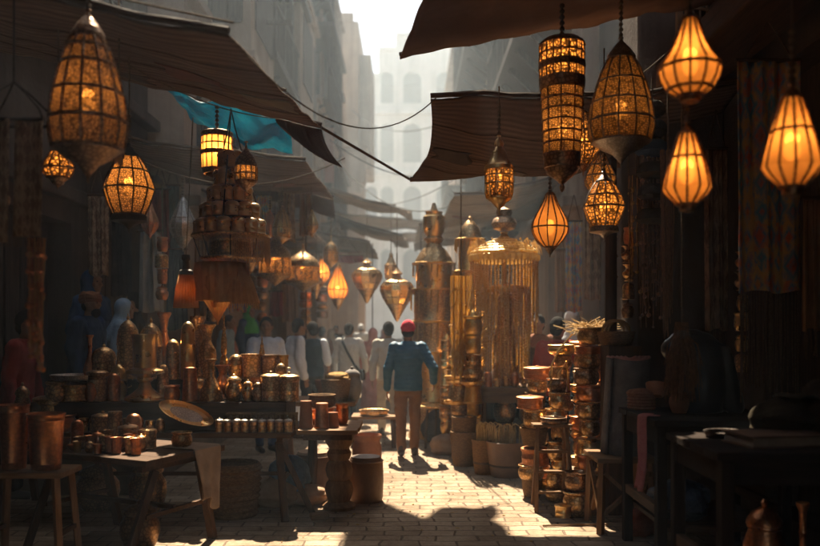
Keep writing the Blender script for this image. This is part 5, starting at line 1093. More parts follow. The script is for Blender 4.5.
# black draped bundle (a rounded form under a dark glossy cloth)
t = thing('draped_bundle', 'rounded black glossy bundle standing on the tall counter behind the dried brush', 'bundle', (2.17, 5.98, 1.0505)); mb = MB()
mb.loft([(0, 0, 0, .17, .14), (.02, 0, .12, .175, .15), (.03, 0, .26, .17, .15), (.0, 0, .40, .19, .15), (-.03, 0, .50, .20, .14), (-.06, 0, .58, .15, .12), (-.08, 0, .62, .06, .06)], 22); mb.ell((-.17, 0, .47), (.12, .10, .10)); mb.cap((.16, -.05, .45), (.24, -.06, .05), .06, .075); mb.cap((-.12, -.1, .5), (-.13, -.13, .2), .04, .05)
mb.build('cloth', BLACKPL, t, remesh=.012, rsmooth=6)
tag(MB().grid(lambda u, v: Vector((.02 * math.sin(7 * u + 3 * v) - .004 - .03 * v, .16 * u - .08 + .02 * math.sin(6 * v), (.012 if v < .15 else .012 - (v - .15) * .62) + .004)) + Vector((.09 * (1 - min(1, v / .15)), 0, 0)), 10, 24).build('red_scarf', fabric('pink_red_cloth', (.38, .10, .09), (.55, .20, .17), .1, 0, .9, 8), loc=(1.645, 5.62, 1.052), solid=.005), 'faded red cloth hanging off the edge of the tall counter', 'cloth')
# nearest counter goods
OLIVE = fabric('olive_sackcloth', (.03, .023, .014), (.065, .05, .03), 0, 0, .9, 7, .7)
sack('plump olive sack lying on the nearest counter', 2.16, 4.55, 1.0505, (.46, .34, .22), OLIVE, 21); sack('folded brown sack leaning at the picture edge on the nearest counter', 2.42, 4.50, 1.0505, (.42, .36, .27), fabric('brown_sackcloth', (.035, .023, .015), (.075, .05, .032), 0, 0, .9, 7, .7), 23, .5)
t = thing('book', 'flat leather bound book lying on the nearest counter', 'book', (1.98, 4.32, 1.0505), .15); MB().box((0, 0, .006), (.46, .30, .010)).build('cover', LEATHER, t, smooth=False, bevel=.002); MB().box((.006, 0, .033), (.44, .28, .043)).build('pages', LINEN, t, smooth=False); MB().box((0, 0, .060), (.46, .30, .010)).build('cover', LEATHER, t, smooth=False, bevel=.002)
t = thing('open_ledger', 'open ledger with curling pale page propped on the sacks', 'book', (2.28, 4.55, 1.235), .4)
MB().grid(lambda u, v: Vector((.20 * u, .2 * (v - .5), .12 * math.sin(u * 2.0) + .02)), 12, 4).build('page', OLIVE, t, solid=.004); MB().grid(lambda u, v: Vector((-.18 * u, .2 * (v - .5), .05 * math.sin(u * 2.4) + .02)), 12, 4).build('page', OLIVE, t, solid=.006)
ware('tray', 'dark shallow tray beside the leather bound book', 1.83, 4.60, 1.0505, .26, .035, IRON)
# under the counters
for k, (kd, lab, x, y, w, h, m) in enumerate([('jar', 'round copper jar standing on the ground behind the nearest counter legs', 2.20, 4.95, .26, .62, COPPER), ('bottle', 'slim amber bottle gleaming beneath the nearest counter', 2.34, 4.75, .15, .64, COPPER), ('vase', 'tall bronze vase at the wall beneath the nearest counter', 2.52, 4.6, .2, .8, BRONZE), ('bowl', 'terracotta bowl with green fruit on the ground between the counters', 1.84, 5.1, .34, .22, TERRA)]): ware(kd, lab, x, y, 0, w, h, m)
for k, (dx, dy) in enumerate([(-.06, -.02), (.06, .03), (0, .07)]): tag(MB().ell((0, 0, 0), (.062, .062, .056), 14).build('green_fruit', plain('green_rind', (.05, .10, .03), (.10, .16, .05), .5, 8, .2), loc=(1.84 + dx, 5.1 + dy, .22)), ['green fruit on the lane side of the terracotta bowl', 'green fruit on the wall side of the terracotta bowl', 'green fruit at the far side of the terracotta bowl'][k], 'fruit')
sack('glossy dark blue bundle on the low shelf of the tall counter', 1.94, 5.72, .316, (.42, .44, .26), fabric('dark_blue_plastic', (.02, .03, .05), (.05, .08, .12), 0, 0, .35, 8, .8), 31, name='blue_bundle', cat='bundle')
sack('red mesh sack of onions under the stool by the counter leg', 1.86, 6.44 + .0, 0, (.24, .18, .22), plain('red_net', (.28, .06, .03), (.42, .12, .06), .8, 40, .8), 33)
# hanging rug and bead strings
hung('tall patterned dark rug with long fringe hanging over the counters', 768, 62, 292, 62, 5.55, RUG1, 'hanging_rug', 'rug', .025, 5, fringe=.72, top=3.82)
strands('bead_string', 'thick bundle of bead strings with blue beads hanging beside the timber post', 'bead string', 652, 130, 330, 6.6, 34, 30, CORD, .014, .004, 3.75, m2=plain('dark_beads', (.10, .10, .13), (.50, .26, .13), .3, 30, .1), seed=3, taper=.8)
strands('bead_string', 'thin bundle of brown thread strings hanging between bead strings and dried brush', 'bead string', 668, 150, 340, 6.4, 30, 16, plain('brown_thread', (.16, .085, .045), (.34, .2, .11), .9, 30, .3), .008, .003, 3.75, seed=6)
t = thing('hanging_ornament', 'dark blue and brown woven collar ornaments tied around the thick bead strings', 'ornament', P(652, 180, 6.55))
for z, w, m in ((.52, .11, OLIVE), (.36, .13, DARKCLOTH), (.20, .14, fabric('navy_cloth', (.02, .035, .09), (.04, .07, .16), 0, 0, .8, 8)), (.02, .13, OLIVE), (-.16, .12, DARKCLOTH), (-.36, .13, OLIVE)): MB().lathe([(w * .7, z), (w, z + .03), (w * .9, z + .09), (w * .65, z + .12)], 18).build('collar', m, t)
strands('bead_string', 'short string of dull beads in shade behind the faceted lattice lantern', 'bead string', 612, 236, 322, 8.6, 14, 10, CORD, .01, .005, 3.7, m2=BRONZE, seed=8)
for k, (lab, px, pt, pb, w, y, m) in enumerate([('dim reddish woven panel hung in the doorway, nearest the gilded stall', 574, 222, 312, 16, 10.2, RUG1), ('dim brown woven panel hung between reddish panel and bead string', 593, 214, 300, 16, 10.0, RUG2), ('dark woven strip hung behind the small onion lantern', 560, 250, 312, 10, 11.5, OCHRE)]): hung(lab, px, pt, pb, w, y, m, 'woven_hanging', 'textile', .02, k)

# ------------------------------------------------------------------ gilded stall
SX, SY = PX(505, 10.4), 10.5
t = thing('stall_cabinet', 'dark wooden cabinet with open arched front under the gilded chain canopy', 'cabinet', (PX(511, 10.1), 10.45, 0)); Wd, D, H = .92, .7, .93
for s in (-1, 1): MB().box((s * (Wd / 2 - .05), 0, H / 2 - .03), (.10, D, H - .06)).build('side', PALEWOODZ, t, smooth=False, bevel=.008)
MB().box((0, -.02, H - .03), (Wd + .1, D + .12, .055)).build('tabletop', PALEWOOD, t, smooth=False, bevel=.008); MB().box((0, -D / 2 + .03, H - .13), (Wd - .204, .05, .14)).build('lintel', PALEWOOD, t, smooth=False, bevel=.005)
MB().box((0, D / 2 - .03, .42), (Wd - .204, .04, .84)).build('back', WOODZ, t, smooth=False); MB().box((0, .02, .44), (Wd - .208, D - .16, .025)).build('shelf', WOOD, t, smooth=False); MB().box((0, -D / 2 + .02, .05), (Wd - .204, .05, .1)).build('plinth', PALEWOOD, t, smooth=False)
for s in (-1, 1): MB().box((s * (Wd / 2 - .125), -D / 2 + .03, .44), (.045, .04, .66)).build('moulding', PALEWOODZ, t, smooth=False, bevel=.006)
# canopy with chain curtain
t = thing('chain_canopy', 'gilded round canopy with a curtain of golden chains above the cabinet', 'canopy', (SX, SY, .931)); kk = 10.5 / F; Z = lambda py: PZ(py, 10.5) - .931; rr = 33 * kk
crp = [(1.02, 262), (1.06, 260), (1.06, 256), (.98, 254.5)]
for j in range(7):
    r0 = .98 - .11 * j - .012 * j * j; crp += [(r0, 254 - 3.1 * j), (r0 + .035, 252.6 - 3.1 * j), (r0 - .02, 251.2 - 3.1 * j)]
MB().lathe([(rr * a, Z(b)) for a, b in crp], 72, lobes=36, la=.022).build('crown', AMBER, t)
fr_ = MB()
for k in range(120):
    a = 2 * PI * k / 120; r = rr * rng.uniform(.86, 1.05); z = Z(250 - 9 * (1.05 - r / rr) / .2); fr_.tube([(r * math.cos(a), r * math.sin(a), z), (r * 1.05 * math.cos(a), r * 1.05 * math.sin(a), z + .02), (r * 1.10 * math.cos(a + .03), r * 1.10 * math.sin(a + .03), z - rng.uniform(.02, .08))], .006, 4)
fr_.build('frill', AMBER, t)
MB().lathe([(.06, Z(231)), (.14, Z(229)), (.17, Z(224)), (.14, Z(219)), (.09, Z(217)), (.11, Z(213)), (.10, Z(210)), (.03, Z(208)), (.0005, Z(207))], 24).build('urn_finial', BRONZE, t)
MB().lathe([(.035, 0), (.04, .1), (.03, .2), (.03, Z(232))], 12).build('pole', SMOOTHBRASS, t)
pr = None; ns = 54
for k in range(ns):
    a = 2 * PI * k / ns; L = (Z(258) - Z(338)) * (1.0 if k % 3 else .8)
    if pr is None:
        mb = MB(); nb = 26; mb.lathe([q for j in range(nb) for q in ((.006, -L * j / nb), (.0145, -L * (j + .5) / nb))] + [(.004, -L)], 7); pr = mb.build('strand', AMBER, t)
        o = pr
    else: o = pr.copy(); COL.objects.link(o); o.parent = t
    o.location = (rr * math.cos(a), rr * math.sin(a), Z(258)); o.scale = (1, 1, 1 + .16 * math.sin(k * 2.7) + .06 * math.sin(k * 5.1)); o.rotation_euler = (.02 * math.sin(k * 1.7), .02 * math.cos(k * 2.3), 0)
# inner chain column below the canopy
t2 = thing('chain_column', 'inner column of golden chains hanging to the cabinet goods, inside the canopy', 'hanging chains', (SX + .02, SY, .931)); pr2 = None
for k in range(40):
    a = 2 * PI * k / 40; L = Z(292) - Z(374)
    if pr2 is None:
        mb = MB(); nb = 26; mb.lathe([q for j in range(nb) for q in ((.006, -L * j / nb), (.0145, -L * (j + .5) / nb))] + [(.004, -L)], 7); pr2 = mb.build('strand', AMBER, t2); o = pr2
    else: o = pr2.copy(); COL.objects.link(o); o.parent = t2
    r2 = rr * .72; o.location = (r2 * math.cos(a), r2 * math.sin(a), Z(292)); o.scale = (1, 1, 1 + .1 * math.sin(k * 1.9))
MB().lathe([(rr * .74, Z(293)), (rr * .76, Z(290)), (rr * .7, Z(287)), (.03, Z(284))], 30).build('ring', GOLD, t2)
MB().lathe([(rr * .4, Z(386)), (rr * .42, Z(380)), (rr * .30, Z(360)), (rr * .36, Z(340)), (rr * .24, Z(320)), (rr * .28, Z(300)), (.03, Z(290))], 26).build('core', OLDBRASS, t2)
# stacks of ware on the lane side of the stall
def tower(label, px, y, zb, specs, m, name='brass_tower', cat='brass tower', seg=28, mats=None, top=None):
    """a tall standing column built of named tiers: (part, py_bottom, py_top, w_bottom, w_top)"""
    t = thing(name, label, cat, (PX(px, y), y, zb)); k = y / F
    for i, (nm, pb, pt, prof) in enumerate(specs):
        z0, z1 = PZ(pb, y) - zb, PZ(pt, y) - zb
        MB().lathe([(max(.0005, w / 2 * k), z0 + (z1 - z0) * q) for w, q in prof], seg).build(nm, (mats[i % len(mats)] if mats else m), t)
    return t
def dangles(t, r, z, L, n, y):
    for k in range(n):
        o = pr.copy(); COL.objects.link(o); o.parent = t; a = 2 * PI * k / n; o.location = (r * math.cos(a), r * math.sin(a), z); ll = (Z(258) - Z(338)); f = L / ll; o.scale = (.9, .9, f * (1 + .25 * math.sin(k * 2.3)))
tA = tower('very tall tiered brass tower with urn top, standing free beside the gilded stall', 434, 12.3, 0, [
  ('base', 438, 400, [(50, 0), (52, .1), (46, .3), (46, .9), (52, 1)]), ('stage', 400, 352, [(48, 0), (46, .1), (44, .2), (44, .8), (48, .9), (49, 1)]), ('stage', 352, 322, [(47, 0), (44, .1), (42, .5), (46, .9), (46, 1)]),
  ('stage', 322, 290, [(44, 0), (40, .1), (39, .8), (43, .92), (44, 1)]), ('lantern_stage', 290, 264, [(40, 0), (36, .05), (36, .9), (40, 1)]), ('shoulder', 264, 248, [(40, 0), (36, .3), (26, .8), (20, 1)]), ('neck', 248, 237, [(18, 0), (14, .4), (20, .8), (16, 1)]), ('urn', 237, 212, [(14, 0), (20, .2), (22, .5), (22, .8), (16, .9), (18, 1)]), ('finial', 212, 203, [(10, 0), (6, .4), (3, 1)])],
  OLDBRASS, mats=[OLDBRASS, SMOOTHBRASS, OLDBRASS])
tB = tower('domed brass tower standing between the tiered tower and the chain canopy', 470, 11.3, 0, [
  ('base', 462, 392, [(34, 0), (36, .05), (32, .1), (32, .9), (36, 1)]), ('stage', 392, 330, [(30, 0), (28, .1), (28, .9), (31, 1)]), ('stage', 330, 272, [(28, 0), (25, .1), (25, .9), (28, 1)]), ('stage', 272, 240, [(26, 0), (23, .1), (23, .9), (26, 1)]), ('dome', 240, 216, [(24, 0), (23, .2), (18, .5), (9, .75), (3, .85), (4, .92), (1, 1)])],
  GOLD, mats=[OLDBRASS, GOLD, SMOOTHBRASS, GOLD])
for t_, px, y, rows_ in ((tA, 434, 12.3, ((352, 26, 26), (322, 25, 24), (290, 23, 22), (264, 21, 14))), (tB, 470, 11.3, ((330, 18, 20), (272, 17, 18), (240, 15, 12)))):
    for py, rpx, L in rows_:
        r_ = rpx / F * y; z_ = PZ(py, y); MB().lathe([(r_ * .9, z_ - .02), (r_ * 1.02, z_ - .012), (r_ * 1.04, z_ + .012), (r_ * .9, z_ + .02)], 28, lobes=14, la=.015).build('rim', GOLD, t_); dangles(t_, r_, z_ - .01, L / F * y, 22, y)
for k, (lab, px, y, pb, pt, w) in enumerate([('stack of ribbed brass cylinders at the lane side of the chain canopy', 459, 10.3, 452, 312, 20), ('shorter stack of ribbed brass cylinders touching the cabinet', 473, 9.95, 455, 328, 17), ('narrow stack of ribbed brass rings nearest the lane', 447, 10.9, 445, 345, 15)]):
    tt = thing('ware_stack', lab, 'brass stack', (PX(px, y), y, 0)); Ht = PZ(pt, y); z = 0; q = random.Random(k + 50)
    while z < Ht:
        h = q.uniform(.10, .24); r = w / 2 / F * y * q.uniform(.72, 1.2); kd = q.choice(['pot', 'drum', 'jar', 'tray', 'pot', 'inverted']); h = .045 if kd == 'tray' else h; r = r * 1.3 if kd == 'tray' else r
        MB().lathe([(max(.0005, c * r), z + d * h) for c, d in V[kd]], 20, lobes=q.choice([0, 0, 12]), la=.03).build({'pot': 'pot', 'drum': 'box', 'jar': 'jar', 'tray': 'tray', 'inverted': 'beaker'}[kd], q.choice([GOLD, SMOOTHBRASS, OLDBRASS, OLDBRASS]), tt); z += h * (.74 if kd in ('drum', 'jar') else 1)
    MB().lathe([(.06, z), (.05, z + .04), (.012, z + .07), (.0005, z + .09)], 20).build('lid', GOLD, tt)
strands('chain_cluster', 'cluster of loose golden chains hanging at the lane side of the stall', 'hanging chains', 461, 276, 392, 10.0, 30, 20, AMBER, .012, .008, 3.6, m2=AMBER, seed=14, taper=.9)
# goods on the cabinet
for k in range(8):
    kd = ['jar', 'bullet', 'drum', 'pot', 'jar', 'vase', 'drum', 'jar'][k]; pw(kd, f'little brass vessel on the cabinet edge under the golden chains, {ORD[k]} from the lane', 479 + 9 * k, 10.17, .931, 8, 12 + 4 * math.sin(k * 2), [OLDBRASS, COPPER, SMOOTHBRASS][k % 3], group='little vessels along the cabinet edge')
ware('basket', 'golden wicker basket with heaped rim at the wall side of the cabinet', PX(538, 10.4), 10.55, .931, .30, .5, WICKER, name='wicker_basket', cat='basket')
for k, (lab, x, y, z, w, h) in enumerate([('wide brass pot on the cabinet shelf', PX(505, 10.4), 10.45, .453, .3, .3), ('small brass pot beside the wide one on the cabinet shelf', PX(526, 10.4), 10.4, .453, .18, .22)]): ware('pot', lab, x, y, z, w, h, OLDBRASS)
# baskets of sticks at its foot
def stickbasket(label, px, y, w, h, m, n, sticks=True):
    t = thing('stick_basket', label, 'basket', (PX(px, y), y, 0)); r = w / 2
    MB().lathe([(max(.0004, a * r), b * h) for a, b in V['basket']], 28).build('body', m, t); 
    for j in (.3, .62): MB().lathe([(r * (.86 + .1 * j), h * j), (r * (.89 + .1 * j), h * (j + .03)), (r * (.87 + .1 * j), h * (j + .06))], 28, close=False).build('hoop', IRON, t)
    if sticks:
        mb = MB()
        for k in range(n):
            a = rng.uniform(0, 6.28); q = rng.uniform(.1, .85) * r; x, yy = q * math.cos(a), q * math.sin(a); mb.tube([(x * .8, yy * .8, h * .4), (x, yy, h * 1.25), (x + rng.uniform(-.02, .02), yy, h * rng.uniform(1.3, 1.5))], .009, 5)
        for k in range(4):
            x = -r * .6 + k * r * .4; mb.tube([(x, -.05, h * .8), (x, -.05, h * 1.42), (x + .04, -.05, h * 1.5), (x + .09, -.05, h * 1.42), (x + .09, -.05, h * .8)], .008, 5)
        mb.build('sticks', STRAW, t)
    return t
stickbasket('large round bucket of bent cane sticks in front of the cabinet', 507, 9.05, .46, .40, LEATHER, 26)
stickbasket('narrower tan basket of cane sticks beside the large round bucket', 484, 9.2, .28, .40, WICKER, 16)
ware('basket', 'tan wicker basket standing at the foot of the domed tower', PX(463, 10.0), 9.75, 0, .34, .42, WICKER, name='wicker_basket', cat='basket')
ware('basket', 'smaller wicker basket stacked in the one at the foot of the domed tower', PX(463, 10.0), 9.75, .30, .30, .3, WICKER, name='wicker_basket', cat='basket')
sack('lumpy pale sack lying in the lane beside the tiered brass tower', PX(446, 10.6), 10.6, 0, (.4, .3, .26), LINEN, 41); sack('dark bundle lying beyond the pale sack, at the foot of the tiered tower', PX(441, 11.6), 11.5, 0, (.5, .4, .5), DARKCLOTH, 43, name='dark_bundle', cat='bundle')
t = thing('low_table', 'low round brass table beside the man in the blue jacket', 'table', (PX(437, 11.0), 11.0, 0)); MB().lathe([(.0005, .58), (.24, .58), (.27, .6), (.27, .615), (.24, .61), (.0005, .61)], 30).build('tabletop', SMOOTHBRASS, t)
for k in range(3): a = 2.1 * k + .4; MB().tube([(.16 * math.cos(a), .16 * math.sin(a), .58), (.2 * math.cos(a), .2 * math.sin(a), 0)], .018).build('leg', IRON, t)

# loose bits on the stones
mb = MB()
for k in range(260):
    x, y = rng.uniform(-1.2, 1.6), rng.uniform(6.2, 16); a = rng.uniform(0, 6.28); L = rng.uniform(.012, .05)
    if k % 3: mb.tube([(x, y, .006), (x + L * math.cos(a), y + L * math.sin(a), .008)], rng.uniform(.002, .004), 4)
    else: mb.ell((x, y, .004), (rng.uniform(.006, .016), rng.uniform(.006, .014), .008), 6)
struct(mb.build('litter', STRAW), 'stuff')

for k, (lab, px, pt, pb, w, y, m) in enumerate([('narrow patterned runner hung on the pier between bead strings and the big fringed rug', 716, 150, 330, 22, 6.9, RUG2), ('striped ochre shawl hung at the wall side of the big fringed rug', 812, 200, 330, 20, 5.3, OCHRE)]): hung(lab, px, pt, pb, w, y, m, 'hanging_cloth', 'textile', .02, k + 3, fringe=.18)
cordgoods('string of small brass bells and pots hung beside the drop lantern on the pier', 742, 250, 372, 6.6, 6, [OLDBRASS, COPPER, SMOOTHBRASS], seed=77, top=3.8)
cordgoods('string of copper pots hung in front of the timber post', 628, 226, 318, 7.2, 5, [OLDBRASS, COPPER, BRONZE], seed=78, top=3.8)
strands('bead_string', 'loose fan of amber bead strings hung at the lane side of the thick bead bundle', 'bead string', 636, 176, 300, 6.9, 12, 14, CORD, .012, .004, 3.75, m2=AMBER, seed=31, taper=1.)

for k, (kd, lab, x, y, w, h, m) in enumerate([('pot', 'round bellied brass pot on the stones between step ladder and stool', 1.50, 7.15, .26, .22, OLDBRASS), ('drum', 'small lidded brass box sitting before the round bellied pot', 1.36, 7.08, .15, .13, SMOOTHBRASS), ('jar', 'dented copper jar standing by the back leg of the pale stool', 1.62, 7.20, .2, .3, COPPER)]): ware(kd, lab, x, y, 0, w, h, m, name='brass_pot' if kd == 'pot' else None)
ware('pot', 'round brass pot crowning the round bellied pot by the step ladder', 1.50, 7.15, .221, .22, .17, BRONZE, name='brass_pot', cat='pot')

for k, (x, y, n) in enumerate([(1.22, 7.95, 6), (1.33, 8.3, 8)]):
    z = 0
    for j in range(n):
        h, w = rng.uniform(.13, .2), rng.uniform(.2, .29); ware(['basket', 'pot', 'drum'][(j + k) % 3], f'vessel behind the step ladder, {ORD[j]} from the ground in the {["lower", "taller"][k]} lane side stack', x + rng.uniform(-.03, .03), y + rng.uniform(-.03, .03), z, w, h, [WICKER, OLDBRASS, COPPER][(j + k) % 3], name='stacked_vessel', cat='pot', group='woven and beaten vessels piled behind the ladder', seg=22); z += h * 1.003
# ------------------------------------------------------------------ people
def cloth(name, c1, c2, scale=7, quilt=False, rough=.85):
    m, nt, out = new(name); co = coords(nt, (1, 1, 1), 'Object', False); n = noise(nt, co, scale, 5, .6); col = ramp(nt, n, [(.3, c1), (.7, c2)])
    h = noise(nt, coords(nt, (6, 6, 2.2), 'Object', False), 1.6, 5, .6)
    if quilt:
        wv = N(nt, 'ShaderNodeTexWave', bands_direction='Z', wave_profile='SIN'); wv.inputs['Scale'].default_value = 5.5; wv.inputs['Distortion'].default_value = 2.2; nt.links.new(co, wv.inputs['Vector'])
        ad = N(nt, 'ShaderNodeMath', operation='MULTIPLY_ADD', i_1=.5); nt.links.new(wv.outputs[1], ad.inputs[0]); nt.links.new(h, ad.inputs[2]); h = ad.outputs[0]
    bsdf(nt, out, col, rough, 0, bump(nt, h, .32 if quilt else .9, .03)); return m
SKIN = plain('skin', (.26, .135, .08), (.34, .185, .115), .62, 9, .1); HAIR = plain('black_hair', (.012, .010, .009), (.03, .024, .02), .9, 30, .9, (1, 1, .3)); EYEM = plain('dark_eye', (.01, .008, .006), (.02, .015, .012), .2)
SHOE = plain('dark_shoe', (.02, .015, .012), (.05, .035, .025), .5, 8, .2)
C = dict(blue=cloth('blue_quilted', (.018, .085, .15), (.03, .125, .21), 7, True, .6), brown=cloth('brown_trousers', (.16, .075, .032), (.23, .115, .052)), black=cloth('black_cloth', (.012, .014, .017), (.028, .03, .034)), grey=cloth('grey_shirt', (.44, .43, .41), (.56, .54, .51)), tan=cloth('tan_shirt', (.38, .32, .25), (.50, .43, .34)),
         pink=cloth('pink_cloth', (.42, .15, .12), (.56, .24, .19)), navy=cloth('navy_cloth_wear', (.02, .045, .10), (.04, .08, .16)), white=cloth('white_cloth', (.68, .70, .73), (.80, .82, .84)), green=cloth('green_cloth', (.05, .30, .07), (.09, .42, .11)), pale=cloth('pale_blue_cloth', (.30, .42, .50), (.42, .54, .61)),
         red=cloth('red_cloth', (.30, .035, .03), (.42, .07, .05)), cap=cloth('crimson_knit', (.45, .03, .05), (.58, .055, .075), 40), rust=cloth('rust_cloth', (.16, .06, .03), (.24, .10, .05)), slate=cloth('slate_vest', (.012, .03, .05), (.025, .05, .075)), cream=cloth('cream_cloth', (.50, .46, .38), (.62, .57, .48)))
FOLD = bpy.data.textures.new('cloth_folds', 'CLOUDS'); FOLD.noise_scale = .11; FOLD.noise_depth = 2
def folds(o, k=.03):
    d = o.modifiers.new('d', 'DISPLACE'); d.texture = FOLD; d.strength = k; d.mid_level = .5; return o
def hand(mb, w, d, side, curl=.5, s=1.):
    """palm, four fingers of unequal length and a thumb leaving the side of the palm; d points from wrist to fingertips"""
    w, d = Vector(w), Vector(d).normalized(); across = d.cross(Vector((1, 0, 0)));
    if across.length < .2: across = d.cross(Vector((0, 1, 0)))
    across.normalize(); nrm = Vector((-side, 0, 0)) - d * d.dot(Vector((-side, 0, 0))); nrm.normalize()
    for k in (-1, 0, 1): mb.cap(w + across * .012 * k, w + d * .082 * s + across * .021 * k, .013, .013, 8)
    for k, L in zip((-1.5, -.5, .5, 1.5), (.062, .076, .082, .070)):
        a = w + d * .085 * s + across * .0205 * k; b = a + (d + nrm * curl * .5).normalized() * L * .5; c = b + (d + nrm * curl * 1.3).normalized() * L * .5
        mb.cap(a, b, .0095, .0088, 7); mb.cap(b, c, .0088, .0075, 7)
    fw = across if across.y > 0 else -across
    a = w + d * .025 + fw * .022; b = a + (d * .6 + fw * .75 + nrm * .2).normalized() * .042; c = b + (d * .9 + fw * .3 + nrm * .4).normalized() * .034; mb.cap(a, b, .0125, .0105, 7); mb.cap(b, c, .0105, .0085, 7)
def person(label, x, y, z, H, yaw, top='shirt', tm='white', bot='trousers', bm='black', head='hair', hm=None, legs=((0, 0), (0, 0)), arms=None, extra=None, vox=.012, lean=0., beard=False, headturn=0., cat='person', group=None, sleeve=None):
    """front is +Y before turning; legs: ((foot forward, lift) left, right); arms: {side: (elbow, wrist)} as offsets from the shoulder"""
    s = H / 1.75; t = thing('person', label, cat, (x, y, z), yaw, group); t.scale = (s, s, s)
    L = lambda zz: lean * max(0, zz - .95)      # forward bend of the trunk
    sh = {sd: Vector((sd * .185, L(1.42), 1.42)) for sd in (-1, 1)}; el, wr = {}, {}
    for sd in (-1, 1):
        e, w = (arms or {}).get(sd, ((sd * .055, -.02, -.29), (sd * .065, .05, -.54))); el[sd] = sh[sd] + Vector(e); wr[sd] = sh[sd] + Vector(w)
    hc = Vector((0, L(1.63) + .012, 1.635)); Mh = Matrix.Rotation(headturn, 3, 'Z')
    hp = lambda v: hc + Mh @ Vector(v)
    b = MB()
    b.ell((0, 0, .96), (.155, .105, .13)); b.ell((0, L(1.1), 1.1), (.135, .095, .14)); b.ell((0, L(1.28), 1.28), (.155, .11, .17)); b.cap((-.14, L(1.42), 1.415), (.14, L(1.42), 1.415), .06)
    b.cap((0, L(1.42) - .01, 1.40), hp((0, -.015, -.08)), .058, .052); b.ell(hc, (.077, .098, .116), 18, Mh); b.ell(hp((0, .025, -.07)), (.056, .066, .058), 14, Mh)
    b.cap(hp((0, .095, .018)), hp((0, .112, -.022)), .010, .015, 8); b.cap(hp((-.02, .088, -.062)), hp((.02, .088, -.062)), .0085, None, 8); b.cap(hp((-.018, .085, -.076)), hp((.018, .085, -.076)), .009, None, 8); b.cap(hp((-.04, .082, .034)), hp((.04, .082, .034)), .012, None, 8); b.ell(hp((0, .075, -.108)), (.024, .02, .018))
    for sd in (-1, 1): b.ell(hp((sd * .079, -.005, -.008)), (.012, .024, .034)); b.ell(hp((sd * .045, .068, -.03)), (.026, .022, .022))
    knees, ankles = {}, {}
    for sd, (fw, lift) in zip((-1, 1), legs):
        hip = Vector((sd * .09, 0, .93)); an = Vector((sd * .085, fw, .085 + lift)); kn = (hip + an) / 2 + Vector((sd * .005, .03 + lift * .3 + abs(fw) * .12, 0)); knees[sd], ankles[sd] = kn, an
        b.cap(hip, kn, .080, .056); b.cap(kn, an + (kn - an) * .62, .054, .056); b.cap(kn, an, .052, .036); b.cap(an + Vector((0, -.03, -.04)), an + Vector((sd * .02, .15, -.055 - lift * .5)), .036, .028)
    for sd in (-1, 1): b.cap(sh[sd], el[sd], .050, .040); b.cap(el[sd], wr[sd], .040, .026); hand(b, wr[sd], wr[sd] - el[sd], sd)
    b.build('body', SKIN, t, remesh=vox, rsmooth=3)
    for sd in (-1, 1): MB().ell(hp((sd * .032, .086, .006)), (.011, .006, .008), 8, Mh).build('eye', EYEM, t)
    g = MB(); ring = lambda zz, rx, ry, dy=0: (0, L(zz) + dy, zz, rx, ry)
    long_ = top in ('robe', 'abaya')
    if top == 'vest': g.loft([ring(.90, .185, .135), ring(1.0, .185, .135), ring(1.15, .17, .125), ring(1.3, .19, .14), ring(1.40, .185, .125), ring(1.46, .12, .09), ring(1.49, .075, .075)], 22)
    elif not long_: g.loft([ring(.86, .19, .14), ring(.95, .19, .142), ring(1.10, .175, .13), ring(1.28, .20, .145), ring(1.38, .20, .13), ring(1.45, .145, .10), ring(1.50, .078, .078)], 22)
    else: g.loft([ring(.10, .27, .22), ring(.4, .25, .20), ring(.8, .215, .17), ring(1.0, .20, .155), ring(1.12, .185, .145), ring(1.28, .20, .148), ring(1.38, .20, .135), ring(1.45, .145, .10), ring(1.50, .078, .078)], 24)
    g.cap((-.165, L(1.42), 1.415), (.165, L(1.42), 1.415), .072)
    sl = MB() if sleeve else g
    for sd in (-1, 1):
        wi = 1.25 if long_ else 1.; a = el[sd] + (wr[sd] - el[sd]) * (.92 if sleeve != 'short' else .1); sl.cap(sh[sd] + Vector((-sd * .01, 0, 0)), el[sd], .078, .066 * wi); sl.cap(el[sd], a, .064 * wi, .050 * wi)
    folds(g.build({'jacket': 'jacket', 'shirt': 'shirt', 'robe': 'robe', 'abaya': 'robe', 'vest': 'vest'}[top], C[tm], t, remesh=vox * 1.1, rsmooth=4), .02 if top == 'jacket' else .035)
    if sleeve: sl.build('shirt_sleeves', C['white'] if tm != 'white' else C['tan'], t, remesh=vox * 1.1)
    if not long_:
        p = MB(); p.loft([(0, 0, .80, .15, .11), (0, 0, .9, .172, .128), (0, 0, 1.0, .165, .12), (0, 0, 1.04, .15, .11)], 20)
        for sd in (-1, 1): p.cap((sd * .088, -.005, .91), knees[sd], .096, .075); p.cap(knees[sd], ankles[sd] + Vector((0, 0, .02)), .074, .060)
        folds(p.build('trousers', C[bm], t, remesh=vox * 1.1, rsmooth=4), .032)
    for sd in (-1, 1):
        an = ankles[sd]; q = MB(); q.cap(an + Vector((0, -.045, -.045)), an + Vector((sd * .02, .16, -.055)), .046, .038); q.cap(an + Vector((0, -.01, -.03)), an + Vector((0, -.01, .02)), .047, .05); q.build('shoe', SHOE, t)
    h = MB()
